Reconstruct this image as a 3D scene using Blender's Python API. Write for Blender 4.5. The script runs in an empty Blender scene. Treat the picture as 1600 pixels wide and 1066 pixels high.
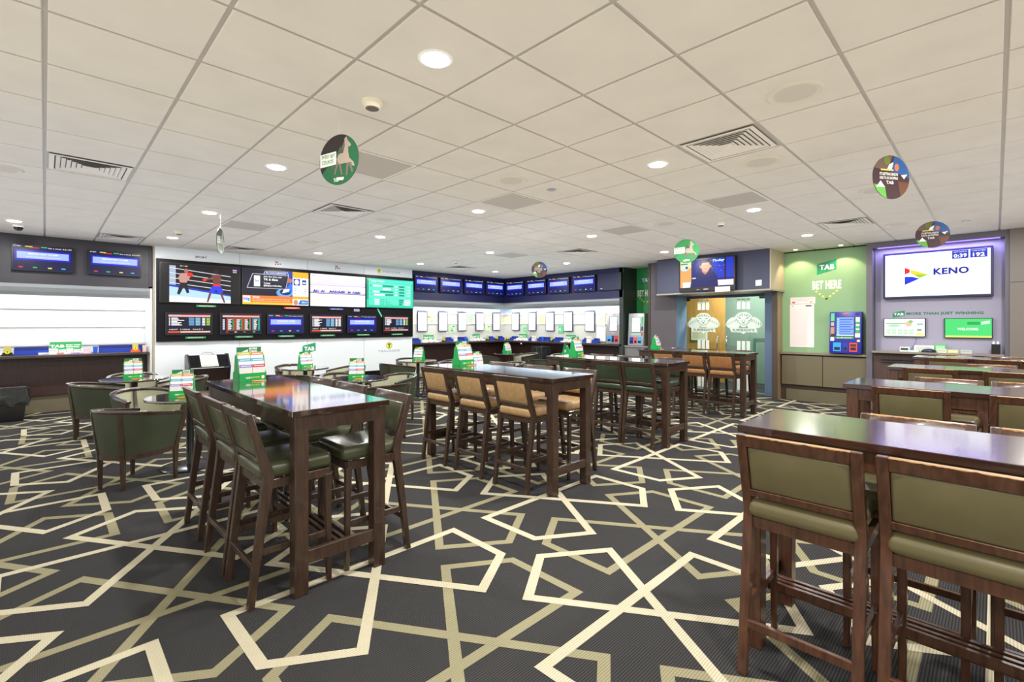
import bpy, bmesh, math, random
from mathutils import Vector, Matrix
random.seed(7)
C = bpy.context.scene.collection
SC = bpy.context.scene
PI = math.pi
# ------------------------------------------------------------------ camera, world, exposure
cam_d = bpy.data.cameras.new('camera'); cam = bpy.data.objects.new('camera', cam_d); C.objects.link(cam)
cam_d.sensor_width = 36.0; cam_d.lens = 743 / 1600 * 36.0; cam_d.shift_y = -26 / 1600
cam_d.clip_start = 0.05; cam_d.clip_end = 100
cam.location = (0, 0, 1.53)
cam.rotation_euler = (PI / 2, 0, math.radians(45.5 - 90))
SC.camera = cam
SC.view_settings.view_transform = 'Standard'; SC.view_settings.look = 'None'
SC.view_settings.gamma = 1.0; SC.view_settings.use_curve_mapping = False
SC.view_settings.exposure = 0.45
w = bpy.data.worlds.new('world'); SC.world = w; w.use_nodes = True
w.node_tree.nodes['Background'].inputs[0].default_value = (1.0, 0.96, 0.91, 1)
w.node_tree.nodes['Background'].inputs[1].default_value = 1.0
SC.cycles.max_bounces = 8; SC.cycles.diffuse_bounces = 5; SC.cycles.glossy_bounces = 4
SC.cycles.transmission_bounces = 8; SC.cycles.transparent_max_bounces = 12
SC.cycles.sample_clamp_indirect = 6.0; SC.cycles.caustics_reflective = False; SC.cycles.caustics_refractive = False
SC.cycles.use_denoising = True
CEIL = 3.02
DOWN_W = 34.0      # each downlight
STRIP_W = 5.0     # niche light strips, per metre
SCR = 0.95         # brightness of screens

# added upward area lights without fixtures, standing in for bounce onto the tiles
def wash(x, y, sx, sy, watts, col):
    d = bpy.data.lights.new('added_ceiling_fill', 'AREA'); d.shape = 'RECTANGLE'; d.size = sx; d.size_y = sy; d.energy = watts * sx * sy; d.color = col
    o = bpy.data.objects.new('added_ceiling_fill', d); C.objects.link(o); o.location = (x, y, 2.05); o.rotation_euler = (PI, 0, 0)
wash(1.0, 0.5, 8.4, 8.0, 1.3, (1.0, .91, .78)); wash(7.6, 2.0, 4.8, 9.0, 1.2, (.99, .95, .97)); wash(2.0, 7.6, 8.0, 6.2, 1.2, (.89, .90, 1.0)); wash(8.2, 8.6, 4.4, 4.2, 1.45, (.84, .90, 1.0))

# ------------------------------------------------------------------ materials
def lin(h):
    h = h.lstrip('#'); r = [int(h[i:i + 2], 16) / 255 for i in (0, 2, 4)]
    return tuple((c / 12.92 if c <= .04045 else ((c + .055) / 1.055) ** 2.4) for c in r) + (1.0,)
_m = {}
def mat(col, rough=.5, metal=0, spec=.5, coat=0, coat_r=.05, name=None):
    k = ('p', col, rough, metal, spec, coat, coat_r)
    if k in _m: return _m[k]
    m = bpy.data.materials.new(name or 'paint'); m.use_nodes = True
    b = m.node_tree.nodes['Principled BSDF']; b.inputs['Base Color'].default_value = lin(col)
    b.inputs['Roughness'].default_value = rough; b.inputs['Metallic'].default_value = metal
    b.inputs['Specular IOR Level'].default_value = spec; b.inputs['Coat Weight'].default_value = coat
    b.inputs['Coat Roughness'].default_value = coat_r
    _m[k] = m; return m
def emit(col, s=SCR):
    if s < 2: s *= .88
    k = ('e', col, s)
    if k in _m: return _m[k]
    m = bpy.data.materials.new('lit_screen'); m.use_nodes = True
    b = m.node_tree.nodes['Principled BSDF']; b.inputs['Base Color'].default_value = (0.01, 0.01, 0.01, 1)
    b.inputs['Emission Color'].default_value = lin(col); b.inputs['Emission Strength'].default_value = s
    b.inputs['Roughness'].default_value = .3; b.inputs['Specular IOR Level'].default_value = .2
    _m[k] = m; return m
def noisy(name, c1, c2, scale, rough=.5, bump=0, stretch=(1, 1, 1), spec=.5, coat=0, bscale=None, detail=4, rr=None):
    if name in _m: return _m[name]
    m = bpy.data.materials.new(name); m.use_nodes = True; t = m.node_tree; N = t.nodes; L = t.links
    b = N['Principled BSDF']; co = N.new('ShaderNodeTexCoord'); mp = N.new('ShaderNodeMapping')
    mp.inputs['Scale'].default_value = stretch; L.new(co.outputs['Object'], mp.inputs['Vector'])
    n = N.new('ShaderNodeTexNoise'); n.inputs['Scale'].default_value = scale; n.inputs['Detail'].default_value = detail
    L.new(mp.outputs[0], n.inputs['Vector'])
    r = N.new('ShaderNodeValToRGB'); r.color_ramp.elements[0].position = .3; r.color_ramp.elements[1].position = .7
    r.color_ramp.elements[0].color = lin(c1); r.color_ramp.elements[1].color = lin(c2)
    L.new(n.outputs['Fac'], r.inputs[0]); L.new(r.outputs[0], b.inputs['Base Color'])
    b.inputs['Roughness'].default_value = rough; b.inputs['Specular IOR Level'].default_value = spec
    b.inputs['Coat Weight'].default_value = coat; b.inputs['Coat Roughness'].default_value = .06
    if bump:
        n2 = N.new('ShaderNodeTexNoise'); n2.inputs['Scale'].default_value = bscale or scale * 3; n2.inputs['Detail'].default_value = 3
        L.new(mp.outputs[0], n2.inputs['Vector'])
        bp = N.new('ShaderNodeBump'); bp.inputs['Strength'].default_value = bump; bp.inputs['Distance'].default_value = .002
        L.new(n2.outputs['Fac'], bp.inputs['Height']); L.new(bp.outputs[0], b.inputs['Normal'])
    _m[name] = m; return m
WOOD = noisy('dark_wood', '#30221a', '#463327', 9, .34, .15, (6, 6, .8), coat=.25)
WOODTOP = noisy('lacquered_wood', '#22130f', '#351e16', 7, .10, .03, (9, .7, 5), spec=1.0, coat=1.0)
WOODTOP.node_tree.nodes['Principled BSDF'].inputs['Coat IOR'].default_value = 2.1
WOODR = noisy('red_brown_wood', '#40271b', '#5f3c29', 9, .34, .15, (6, 6, .8), coat=.25)
OLIVE = noisy('olive_vinyl', '#665f42', '#6f684a', 5, .27, .12, bscale=260)
WORN = WOODR.copy(); WORN.name = 'worn_red_brown_wood'
def _worn(m):
    t = m.node_tree; N = t.nodes; L = t.links; b = N['Principled BSDF']; src = b.inputs['Base Color'].links[0].from_socket
    co = N.new('ShaderNodeTexCoord'); sp_ = N.new('ShaderNodeSeparateXYZ'); L.new(co.outputs['Object'], sp_.inputs[0])
    n = N.new('ShaderNodeTexNoise'); n.inputs['Scale'].default_value = 38; n.inputs['Detail'].default_value = 4; L.new(co.outputs['Object'], n.inputs['Vector'])
    a = N.new('ShaderNodeMath'); a.operation = 'MULTIPLY_ADD'; a.inputs[1].default_value = .018; a.inputs[2].default_value = 1.037; L.new(n.outputs['Fac'], a.inputs[0])
    g = N.new('ShaderNodeMath'); g.operation = 'GREATER_THAN'; L.new(sp_.outputs['Z'], g.inputs[0]); L.new(a.outputs[0], g.inputs[1])
    mx = N.new('ShaderNodeMix'); mx.data_type = 'RGBA'; L.new(g.outputs[0], mx.inputs['Factor']); L.new(src, mx.inputs['A']); mx.inputs['B'].default_value = lin('#a8814f'); L.new(mx.outputs['Result'], b.inputs['Base Color'])
_worn(WORN)
MOSS = noisy('moss_vinyl', '#434733', '#4c503a', 5, .25, .1, bscale=260)
WOODTOP2 = noisy('worn_lacquered_wood', '#2a1610', '#43251a', 7, .2, .05, (9, .7, 5), spec=.5, coat=.7)
WOODTOP2.node_tree.nodes['Principled BSDF'].inputs['Coat Roughness'].default_value = .09
BOTTLE = noisy('bottle_green_vinyl', '#2c3a2b', '#324231', 5, .26, .12, bscale=260)
TAN = noisy('tan_leather', '#a48359', '#b8976b', 22, .4, .3, bscale=200)
RUST = noisy('caramel_leather', '#8c6038', '#a07044', 22, .4, .3, bscale=200)
TUBOUT = noisy('dark_green_vinyl', '#343b2b', '#3b4331', 5, .42, .2, bscale=240)
TUBIN = noisy('pale_sage_vinyl', '#9da086', '#a8ab91', 5, .42, .2, bscale=240)
RIM = noisy('rim_wood', '#2b1c18', '#402a24', 9, .2, .05, (1, 1, 6), coat=.8)
TILE = noisy('ceiling_tile', '#d4d0c8', '#dbd7cf', 3, .85, .5, bscale=400)
TEE = mat('#b0aba4', .4, name='ceiling_grid')
WALLW = mat('#dde5ea', .35, name='white_laminate')
CHAR = mat('#302f38', .45, name='charcoal_paint')
NAVY = mat('#171b4c', .45, name='navy_paint')
SLATE = mat('#3f4359', .5, name='slate_paint')
TAUPE = mat('#77706a', .5, name='taupe_paint')
KHAKI = mat('#6f6852', .45, name='khaki_laminate')
BLK = mat('#101012', .3, name='black_plastic')
GLOSSB = mat('#08080c', .08, name='gloss_black')
GREENW = mat('#8db589', .6, name='green_wall_paint')
GREEN = mat('#0da650', .45, name='green_card')
DGREEN = mat('#1d7a48', .45, name='dark_green_card')
TABG = mat('#0f9364', .45, name='sign_green')
WHITE = mat('#f2f2f0', .5, name='white')
CHROME = mat('#d8d8d8', .18, 1.0, name='brushed_steel')
ALU = mat('#9a9aa2', .4, .6, name='aluminium')

# ------------------------------------------------------------------ mesh builder
def text_geo(s, bold=0.0, font_ext=0.0):
    key = (s, bold)
    if key in text_geo.c: return text_geo.c[key]
    cu = bpy.data.curves.new('t', 'FONT'); cu.body = s; cu.size = 1.0; cu.offset = bold; cu.resolution_u = 3; cu.space_character = 1.0 + bold * 2
    o = bpy.data.objects.new('t', cu); C.objects.link(o)
    dg = bpy.context.evaluated_depsgraph_get(); dg.update()
    me = o.evaluated_get(dg).to_mesh()
    V = [tuple(v.co) for v in me.vertices]; F = [tuple(p.vertices) for p in me.polygons]
    o.evaluated_get(dg).to_mesh_clear(); bpy.data.objects.remove(o); bpy.data.curves.remove(cu)
    if not V: V = [(0, 0, 0), (1, 0, 0), (0, 1, 0)]; F = [(0, 1, 2)]
    x0 = min(v[0] for v in V); x1 = max(v[0] for v in V); y0 = min(v[1] for v in V); y1 = max(v[1] for v in V)
    r = ([((v[0] - x0) / (x1 - x0), (v[1] - y0) / (y1 - y0)) for v in V], F, (x1 - x0) / (y1 - y0))
    text_geo.c[key] = r; return r
text_geo.c = {}

class MB:
    def __init__(s): s.v = []; s.f = []; s.mi = []; s.ms = []; s.xf = None
    def _m(s, m):
        if m not in s.ms: s.ms.append(m)
        return s.ms.index(m)
    def add(s, V, F, m):
        n = len(s.v); i = s._m(m)
        s.v += [tuple(v) for v in V]
        for f in F: s.f.append(tuple(a + n for a in f)); s.mi.append(i)
        return s
    def hexa(s, P, m):      # bottom 4 ccw, top 4 ccw
        return s.add(P, [(3, 2, 1, 0), (4, 5, 6, 7), (0, 1, 5, 4), (1, 2, 6, 5), (2, 3, 7, 6), (3, 0, 4, 7)], m)
    def box(s, x0, x1, y0, y1, z0, z1, m):
        x0, x1 = sorted((x0, x1)); y0, y1 = sorted((y0, y1)); z0, z1 = sorted((z0, z1))
        return s.hexa([(x0, y0, z0), (x1, y0, z0), (x1, y1, z0), (x0, y1, z0), (x0, y0, z1), (x1, y0, z1), (x1, y1, z1), (x0, y1, z1)], m)
    def bar(s, a, b, r0, r1, m, n=8):   # tube a->b
        a = Vector(a); b = Vector(b); d = (b - a).normalized()
        u = d.orthogonal().normalized(); v = d.cross(u)
        V = []
        for p, r in ((a, r0), (b, r1)):
            for k in range(n):
                t = 2 * PI * k / n; V.append(p + u * r * math.cos(t) + v * r * math.sin(t))
        F = [(k, (k + 1) % n, n + (k + 1) % n, n + k) for k in range(n)] + [tuple(range(n - 1, -1, -1)), tuple(range(n, 2 * n))]
        return s.add(V, F, m)
    def tube(s, pts, r, m, n=8):
        pts = [Vector(p) for p in pts]; V = []; F = []; u = None
        for i, p in enumerate(pts):
            d = (pts[min(i + 1, len(pts) - 1)] - pts[max(i - 1, 0)]).normalized()
            if u is None: u = d.orthogonal().normalized()
            else: u = (u - d * u.dot(d)).normalized()
            w_ = d.cross(u)
            for k in range(n):
                t = 2 * PI * k / n; V.append(p + u * r * math.cos(t) + w_ * r * math.sin(t))
        for i in range(len(pts) - 1):
            for k in range(n): F.append((i * n + k, i * n + (k + 1) % n, (i + 1) * n + (k + 1) % n, (i + 1) * n + k))
        F += [tuple(range(n - 1, -1, -1)), tuple(range((len(pts) - 1) * n, len(pts) * n))]
        return s.add(V, F, m)
    def lathe(s, prof, m, n=32, cx=0, cy=0):
        V = []; F = []
        for r, z in prof:
            for k in range(n):
                t = 2 * PI * k / n; V.append((cx + r * math.cos(t), cy + r * math.sin(t), z))
        q = len(prof)
        for i in range(q - 1):
            for k in range(n): F.append((i * n + k, i * n + (k + 1) % n, (i + 1) * n + (k + 1) % n, (i + 1) * n + k))
        F += [tuple(range(n - 1, -1, -1)), tuple(range((q - 1) * n, q * n))]
        return s.add(V, F, m)
    # ---- flat artwork on the local plane x right, z up, viewer at -y ; layer k lies k*0.4 mm proud
    def poly(s, P, col, k=1):
        y = s.y0 - .0004 * k
        area = sum(P[i][0] * P[(i + 1) % len(P)][1] - P[(i + 1) % len(P)][0] * P[i][1] for i in range(len(P)))
        if area < 0: P = P[::-1]
        return s.add([(p[0], y, p[1]) for p in P], [tuple(range(len(P)))], col)
    def rect(s, x0, x1, z0, z1, col, k=1): return s.poly([(x0, z0), (x1, z0), (x1, z1), (x0, z1)], col, k)
    def ell(s, cx, cz, rx, rz, col, k=1, n=24, rot=0):
        return s.poly([(cx + rx * math.cos(t) * math.cos(rot) - rz * math.sin(t) * math.sin(rot), cz + rx * math.cos(t) * math.sin(rot) + rz * math.sin(t) * math.cos(rot)) for t in [2 * PI * i / n for i in range(n)]], col, k)
    def text(s, t, x0, x1, z0, z1, col, k=2, bold=.02, mirror=False, shear=0):
        V, F, asp = text_geo(t, bold); y = s.y0 - .0004 * k
        if mirror: V = [(1 - a, b) for a, b in V]; F = [f[::-1] for f in F]
        return s.add([(x0 + (x1 - x0) * a + shear * (b - .5), y, z0 + (z1 - z0) * b) for a, b in V], F, col)
    y0 = 0.0
    def build(s, name, parent=None, bevel=0, seg=1, smooth=False, ang=35, label=None, loc=None):
        me = bpy.data.meshes.new(name); me.from_pydata(s.v, [], s.f)
        for m in s.ms: me.materials.append(m)
        me.polygons.foreach_set('material_index', s.mi); me.update()
        if bevel:
            bm = bmesh.new(); bm.from_mesh(me)
            es = [e for e in bm.edges if len(e.link_faces) == 2 and e.calc_face_angle(0) > .5]
            bmesh.ops.bevel(bm, geom=es, offset=bevel, segments=seg, profile=.5, affect='EDGES', clamp_overlap=True)
            bm.to_mesh(me); bm.free(); smooth = True
        if smooth:
            me.polygons.foreach_set('use_smooth', [True] * len(me.polygons)); me.set_sharp_from_angle(angle=math.radians(ang))
        o = bpy.data.objects.new(name, me); C.objects.link(o)
        if parent: o.parent = parent
        if loc: o.location = loc
        if label: o['label'] = label
        return o
def tag(o, label=None, cat=None, group=None, kind=None):
    if label: o['label'] = label
    if cat: o['category'] = cat
    if group: o['group'] = group
    if kind: o['kind'] = kind
    return o
def thing(name, label, cat, loc=(0, 0, 0), rz=0, group=None):
    o = bpy.data.objects.new(name, None); C.objects.link(o); o.empty_display_size = .1
    o.location = loc; o.rotation_euler = (0, 0, rz)
    return tag(o, label, cat, group)
def copy_tree(o, parent=None):
    c = o.copy(); C.objects.link(c); c.parent = parent
    for ch in list(o.children): copy_tree(ch, c)
    return c
def dup(proto, first, loc, rz, label, group=None):
    """first use moves the original, later uses copy it with its parts"""
    o = proto if not first.get(proto.name) else copy_tree(proto)
    first[proto.name] = 1
    o.location = loc; o.rotation_euler = (0, 0, rz); tag(o, label, None, group); return o
USED = {}
def struct(mb, name, **k):
    o = mb.build(name, **k); o['kind'] = 'structure'; return o
RX = -PI / 2     # rotation of things on the x = const walls

# ------------------------------------------------------------------ carpet floor
def carpet_mat(c1, c2, name, rib=.5):
    m = bpy.data.materials.new(name); m.use_nodes = True; t = m.node_tree; N = t.nodes; L = t.links
    b = N['Principled BSDF']; b.inputs['Roughness'].default_value = .95; b.inputs['Specular IOR Level'].default_value = .1
    co = N.new('ShaderNodeTexCoord'); mp = N.new('ShaderNodeMapping'); mp.inputs['Rotation'].default_value = (0, 0, math.radians(90))
    L.new(co.outputs['Object'], mp.inputs['Vector'])
    wv = N.new('ShaderNodeTexWave'); wv.inputs['Scale'].default_value = 26; wv.inputs['Distortion'].default_value = .6; wv.inputs['Detail'].default_value = 1
    L.new(mp.outputs[0], wv.inputs['Vector'])
    wv2 = N.new('ShaderNodeTexWave'); wv2.inputs['Scale'].default_value = 40; wv2.bands_direction = 'Y'; wv2.inputs['Distortion'].default_value = 1.0
    L.new(mp.outputs[0], wv2.inputs['Vector'])
    mul = N.new('ShaderNodeMath'); mul.operation = 'MULTIPLY_ADD'; mul.inputs[1].default_value = .35; L.new(wv2.outputs['Fac'], mul.inputs[0]); L.new(wv.outputs['Fac'], mul.inputs[2])
    r = N.new('ShaderNodeValToRGB'); r.color_ramp.elements[0].color = lin(c1); r.color_ramp.elements[1].color = lin(c2)
    r.color_ramp.elements[0].position = .1; r.color_ramp.elements[1].position = 1.0
    L.new(mul.outputs[0], r.inputs[0]); L.new(r.outputs[0], b.inputs['Base Color'])
    bp = N.new('ShaderNodeBump'); bp.inputs['Strength'].default_value = rib; bp.inputs['Distance'].default_value = .003
    L.new(mul.outputs[0], bp.inputs['Height']); L.new(bp.outputs[0], b.inputs['Normal'])
    return m
CARPET = carpet_mat('#262626', '#434344', 'charcoal_carpet')
CREAM = carpet_mat('#aea78e', '#ccc6ad', 'cream_carpet_line')
OLIVEC = carpet_mat('#7f7b60', '#9c977a', 'olive_carpet_line')
FL = MB()
FL.add([(-3.2, -4.5, 0), (13.3, -4.5, 0), (13.3, 12.0, 0), (-3.2, 12.0, 0)], [(0, 1, 2, 3)], CARPET)
LOOP = [(-.745, 0), (.735, 0), (.735, -.52), (.37, -.75), (-.40, .42), (0, .69), (.40, .42), (-.37, -.75), (-.735, -.52)]
def carpet_loop(cx, cy, sgn, m, z0, hw=.029):
    P = [Vector((cx + x, cy + y * sgn)) for x, y in LOOP]; n = len(P); O = []
    for i in range(n):
        a, b, c = P[i - 1], P[i], P[(i + 1) % n]
        d1 = (b - a).normalized(); d2 = (c - b).normalized()
        n1 = Vector((-d1.y, d1.x)); n2 = Vector((-d2.y, d2.x)); h = (n1 + n2).normalized()
        O.append(h * (hw / max(.25, h.dot(n1))))
    for i in range(n):
        j = (i + 1) % n; z = z0 + i * .00006
        q = [P[i] + O[i], P[i] - O[i], P[j] - O[j], P[j] + O[j]]
        FL.add([(v.x, v.y, z) for v in q], [(0, 1, 2, 3)], m)
for r in range(-3, 8):
    for c in range(-3, 7):
        x = 1.43 + c * 1.8 + (.9 if r % 2 == 0 else 0); y = 1.415 + r * 1.412
        if -2.4 < x < 11.0 and -3.6 < y < 11.6 and not (x > 10.8 and y < 3):
            carpet_loop(x, y, 1, CREAM, .0018)
        y2 = 1.68 + r * 1.412; x2 = 1.43 + c * 1.8 + (0 if r % 2 == 0 else .9)
        if -2.4 < x2 < 11.0 and -3.6 < y2 < 11.2: carpet_loop(x2, y2, -1, OLIVEC, .0009)
struct(FL, 'floor')

# ------------------------------------------------------------------ ceiling
SX, SY, OYC = .6215, .637, -.04
VENTS = {}
def cell(x, y): return (math.floor(x / SX), math.floor((y - OYC) / SY))
def cell_c(c): return ((c[0] + .5) * SX, OYC + (c[1] + .5) * SY)
vent_pts = [(3.94, 1.53), (0.3, 5.94), (2.75, 5.92), (8.1, 1.53), (0.9, 10.3), (2.68, 10.3), (7.83, 5.7), (7.83, 9.9)]
grille_pts = [(2.26, 4.05), (4.2, 4.05), (6.5, 4.05), (5.85, 2.2), (2.26, 7.9), (6.9, 7.2)]
vcells = [cell(*p) for p in vent_pts]; gcells = [cell(*p) for p in grille_pts]
cl = MB(); cl.add([(-3.2, -4.5, CEIL), (-3.2, 12, CEIL), (13.3, 12, CEIL), (13.3, -4.5, CEIL)], [(0, 1, 2, 3)], TEE)
for i in range(-5, 18):
    for j in range(-7, 18):
        if (i, j) in vcells or (i, j) in gcells: continue
        g = .011; x0 = i * SX + g; x1 = (i + 1) * SX - g; y0 = OYC + j * SY + g; y1 = OYC + (j + 1) * SY - g
        zb = CEIL - .010; zt = CEIL - .0002; e = .004
        V = [(x0, y0, zt), (x1, y0, zt), (x1, y1, zt), (x0, y1, zt), (x0, y0, zb + e), (x1, y0, zb + e), (x1, y1, zb + e), (x0, y1, zb + e),
             (x0 + e, y0 + e, zb), (x1 - e, y0 + e, zb), (x1 - e, y1 - e, zb), (x0 + e, y1 - e, zb)]
        F = [(4, 5, 1, 0), (5, 6, 2, 1), (6, 7, 3, 2), (7, 4, 0, 3), (8, 9, 5, 4), (9, 10, 6, 5), (10, 11, 7, 6), (11, 8, 4, 7), (11, 10, 9, 8)]
        cl.add(V, F, TILE)
struct(cl, 'ceiling')
VENTM = mat('#dedad2', .5, name='vent_metal'); VDARK = mat('#857f75', .8, name='vent_dark')
def make_vent():
    t = thing('air_vent', 'square white louvred air vent set in the ceiling', 'air vent')
    h = .285
    f = MB(); f.box(-h, h, -h, h, CEIL - .002, CEIL, VDARK); f.build('backing', t)
    f = MB()
    def ring(a, b, z0, z1):
        for k in range(4):
            R = Matrix.Rotation(k * PI / 2, 3, 'Z')
            P = [(-a, -a, z1), (a, -a, z1), (b, -b, z0), (-b, -b, z0)]
            f.add([R @ Vector(p) for p in P], [(0, 3, 2, 1)], VENTM)
            P = [(-a, -a, z1 + .002), (a, -a, z1 + .002), (b, -b, z0 + .002), (-b, -b, z0 + .002)]
            f.add([R @ Vector(p) for p in P], [(0, 1, 2, 3)], VENTM)
    ring(h, h - .035, CEIL - .012, CEIL - .012)
    f.build('frame', t)
    f = MB()
    a = h - .045
    while a > .05:
        ring(a - .030, a, CEIL - .012, CEIL - .005); a -= .036
    f.box(-.03, .03, -.03, .03, CEIL - .012, CEIL - .006, VENTM); f.build('louvre', t)
    return t
vent0 = make_vent()
vn = ['large louvred ceiling vent above the tan stools, closest to the camera', 'louvred ceiling vent near the wall with two blue screens', 'louvred ceiling vent beside a flat grille over the round tables', 'louvred ceiling vent in front of the green betting wall', 'small louvred vent tight against the charcoal corner wall', 'louvred vent just before the white screen wall', 'far louvred vent in front of the glass doors', 'farthest louvred vent by the corner of the betting counter']
for p, c, l in zip(vent_pts, vcells, vn):
    x, y = cell_c(c); dup(vent0, USED, (x, y, 0), 0, l)
t = thing('ceiling_grille', 'x', 'ceiling grille')
m = MB(); m.box(-.295, .295, -.3, .3, CEIL - .008, CEIL - .001, mat('#b3ada4', .6, name='perforated_grille')); m.build('plate', t)
m = MB()
for s in (-1, 1):
    m.box(-.3, .3, s * .3 - .012, s * .3 + .012, CEIL - .010, CEIL - .001, VENTM); m.box(s * .297 - .012, s * .297 + .012, -.3, .3, CEIL - .0095, CEIL - .001, VENTM)
m.build('frame', t)
gn = ['flat grey ceiling grille behind the largest hanging disc', 'flat grey ceiling grille over the tan stool table', 'flat grey ceiling grille before the glass doors', 'flat grey ceiling grille next to a warm downlight', 'flat grey ceiling grille by the narrow hanging disc', 'small flat grey ceiling grille toward the far corner']
for c, l in zip(gcells, gn):
    x, y = cell_c(c); dup(t, USED, (x, y, 0), 0, l)
def light_area(name, loc, rot, size, power, col, parent=None, size_y=None, spread=None, shape=None):
    d = bpy.data.lights.new(name, 'AREA'); d.energy = power; d.color = col; d.size = size
    d.shape = shape or ('RECTANGLE' if size_y else 'DISK')
    if size_y: d.size_y = size_y
    if spread: d.spread = spread
    o = bpy.data.objects.new(name, d); C.objects.link(o); o.location = loc; o.rotation_euler = rot
    if parent: o.parent = parent
    return o
t = thing('downlight', 'x', 'downlight')
m = MB(); m.lathe([(.062, CEIL - .012), (.085, CEIL - .016), (.098, CEIL - .011), (.098, CEIL - .009)], WHITE, 28); m.build('trim_ring', t, smooth=True)
m = MB(); m.lathe([(.074, CEIL - .0195), (.074, CEIL - .012)], emit('#fff8ec', 14), 24); m.build('lamp', t)
light_area('lamp_light', (0, 0, CEIL - .03), (0, 0, 0), .15, DOWN_W, (1.0, .96, .92), t)
dl = []
names_r = ['first', 'second', 'third', 'fourth', 'fifth']; names_r2 = ['sixth', 'fifth', 'fourth', 'third', 'second', 'first']
for i, x in enumerate((-1.0, 1.554, 4.04, 6.5, 8.8)):
    for j, y in enumerate((-2.6, -.36, 2.19, 4.74, 7.28, 9.72)):
        if i == 0 and j in (2, 3, 4): continue
        if i == 0: x_ = -.33 if j == 5 else -1.9
        else: x_ = x
        if x_ > 8 and y > 7 and False: continue
        cx, cy = cell_c(cell(x_, y)); dl.append((cx, cy, 'round white ceiling downlight, %s of the %s row counted from the screen wall' % (names_r2[j], names_r[i])))
for x, y, l in dl: dup(t, USED, (x, y, 0), 0, l, 'downlights in the tiled ceiling')
# small warm wall washers in front of the green wall
t = thing('wall_washer', 'x', 'downlight')
m = MB(); m.lathe([(.03, CEIL - .012), (.05, CEIL - .014), (.055, CEIL - .010)], WHITE, 20); m.build('trim_ring', t, smooth=True)
m = MB(); m.lathe([(.032, CEIL - .017), (.032, CEIL - .012)], emit('#ffe0a8', 14), 16); m.build('lamp', t)
sp = bpy.data.lights.new('washer_spot', 'SPOT'); sp.energy = 22; sp.color = (1, .8, .52); sp.spot_size = 1.75; sp.spot_blend = .35; sp.shadow_soft_size = .03
so = bpy.data.objects.new('washer_spot', sp); C.objects.link(so); so.location = (0, 0, CEIL - .03); so.rotation_euler = (0, math.radians(-12), 0); so.parent = t
for y, l in ((2.78, 'small warm halogen spot washing the green wall beside the wood column'), (2.03, 'small warm halogen spot above the blue betting terminal')):
    dup(t, USED, (10.6, y, 0), 0, l)
t = thing('ceiling_speaker', 'x', 'ceiling speaker')
m = MB(); m.lathe([(.115, CEIL - .016), (.15, CEIL - .022), (.165, CEIL - .012), (.165, CEIL - .010)], mat('#d2ccbf', .5), 32); m.build('trim_ring', t, smooth=True)
m = MB(); m.lathe([(.118, CEIL - .018), (.118, CEIL - .011)], noisy('speaker_mesh', '#c0bab0', '#cbc6bd', 300, .6), 32); m.build('speaker_grille', t)
spk = [(3.42, .9, 'large round ceiling speaker, closest to the camera'), (3.42, 3.49, 'round ceiling speaker over the tan stool table'), (4.66, 1.5, 'round ceiling speaker right behind the big louvred vent'), (3.42, 6.05, 'round ceiling speaker above the round tables in front of the screens'), (6.5, 3.4, 'round ceiling speaker between two flat grilles and the doors'), (6.53, .92, 'round ceiling speaker half behind the colourful hanging disc'), (-.3, 6.6, 'round ceiling speaker at the edge near the dome camera'), (9.6, 3.5, 'round ceiling speaker just before the door bulkhead'), (9.0, 1.0, 'round ceiling speaker in front of the keno screen'), (3.42, 8.6, 'round ceiling speaker before the white screen wall')]
for x, y, l in spk: dup(t, USED, (x, y, 0), 0, l)
t = thing('smoke_detector', 'x', 'smoke detector')
m = MB(); m.lathe([(.035, CEIL - .062), (.052, CEIL - .055), (.055, CEIL - .03), (.068, CEIL - .028), (.068, CEIL - .010)], mat('#e8e2cf', .4, name='cream_plastic'), 24); m.build('base', t, smooth=True)
m = MB(); m.lathe([(.03, CEIL - .066), (.044, CEIL - .060)], mat('#5a5248', .6), 20); m.build('sensor', t)
for x, y, l in [(1.55, 2.9, 'cream smoke detector beside the brightest downlight'), (7.0, 2.8, 'cream smoke detector near the glass doors'), (1.52, 9.1, 'cream smoke detector before the wall with SPORT lettering'), (6.87, 8.87, 'cream smoke detector near the far end of the white screen wall')]:
    dup(t, USED, (x, y, 0), 0, l)
t = thing('ceiling_sprinkler', 'x', 'sprinkler')
m = MB(); m.lathe([(.03, CEIL - .014), (.05, CEIL - .014), (.05, CEIL - .010)], ALU, 20); m.build('cover', t)
m = MB(); m.lathe([(.012, CEIL - .04), (.02, CEIL - .036), (.008, CEIL - .03), (.01, CEIL - .012)], CHROME, 12); m.build('nozzle', t, smooth=True)
for x, y, l in [(3.97, 3.42, 'small chrome sprinkler head beside a flat ceiling grille'), (9.4, .3, 'small chrome sprinkler head before the big keno screen')]: dup(t, USED, (x, y, 0), 0, l)
t = thing('dome_camera', 'black dome security camera on the ceiling by the charcoal wall', 'security camera', (-.28, 10.22, 0))
m = MB(); m.lathe([(.06, CEIL - .04), (.065, CEIL - .01)], WHITE, 24); m.build('housing', t, smooth=True)
m = MB(); m.lathe([(.01, CEIL - .095), (.035, CEIL - .085), (.05, CEIL - .06), (.054, CEIL - .04)], GLOSSB, 20); m.build('dome', t, smooth=True)

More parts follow.
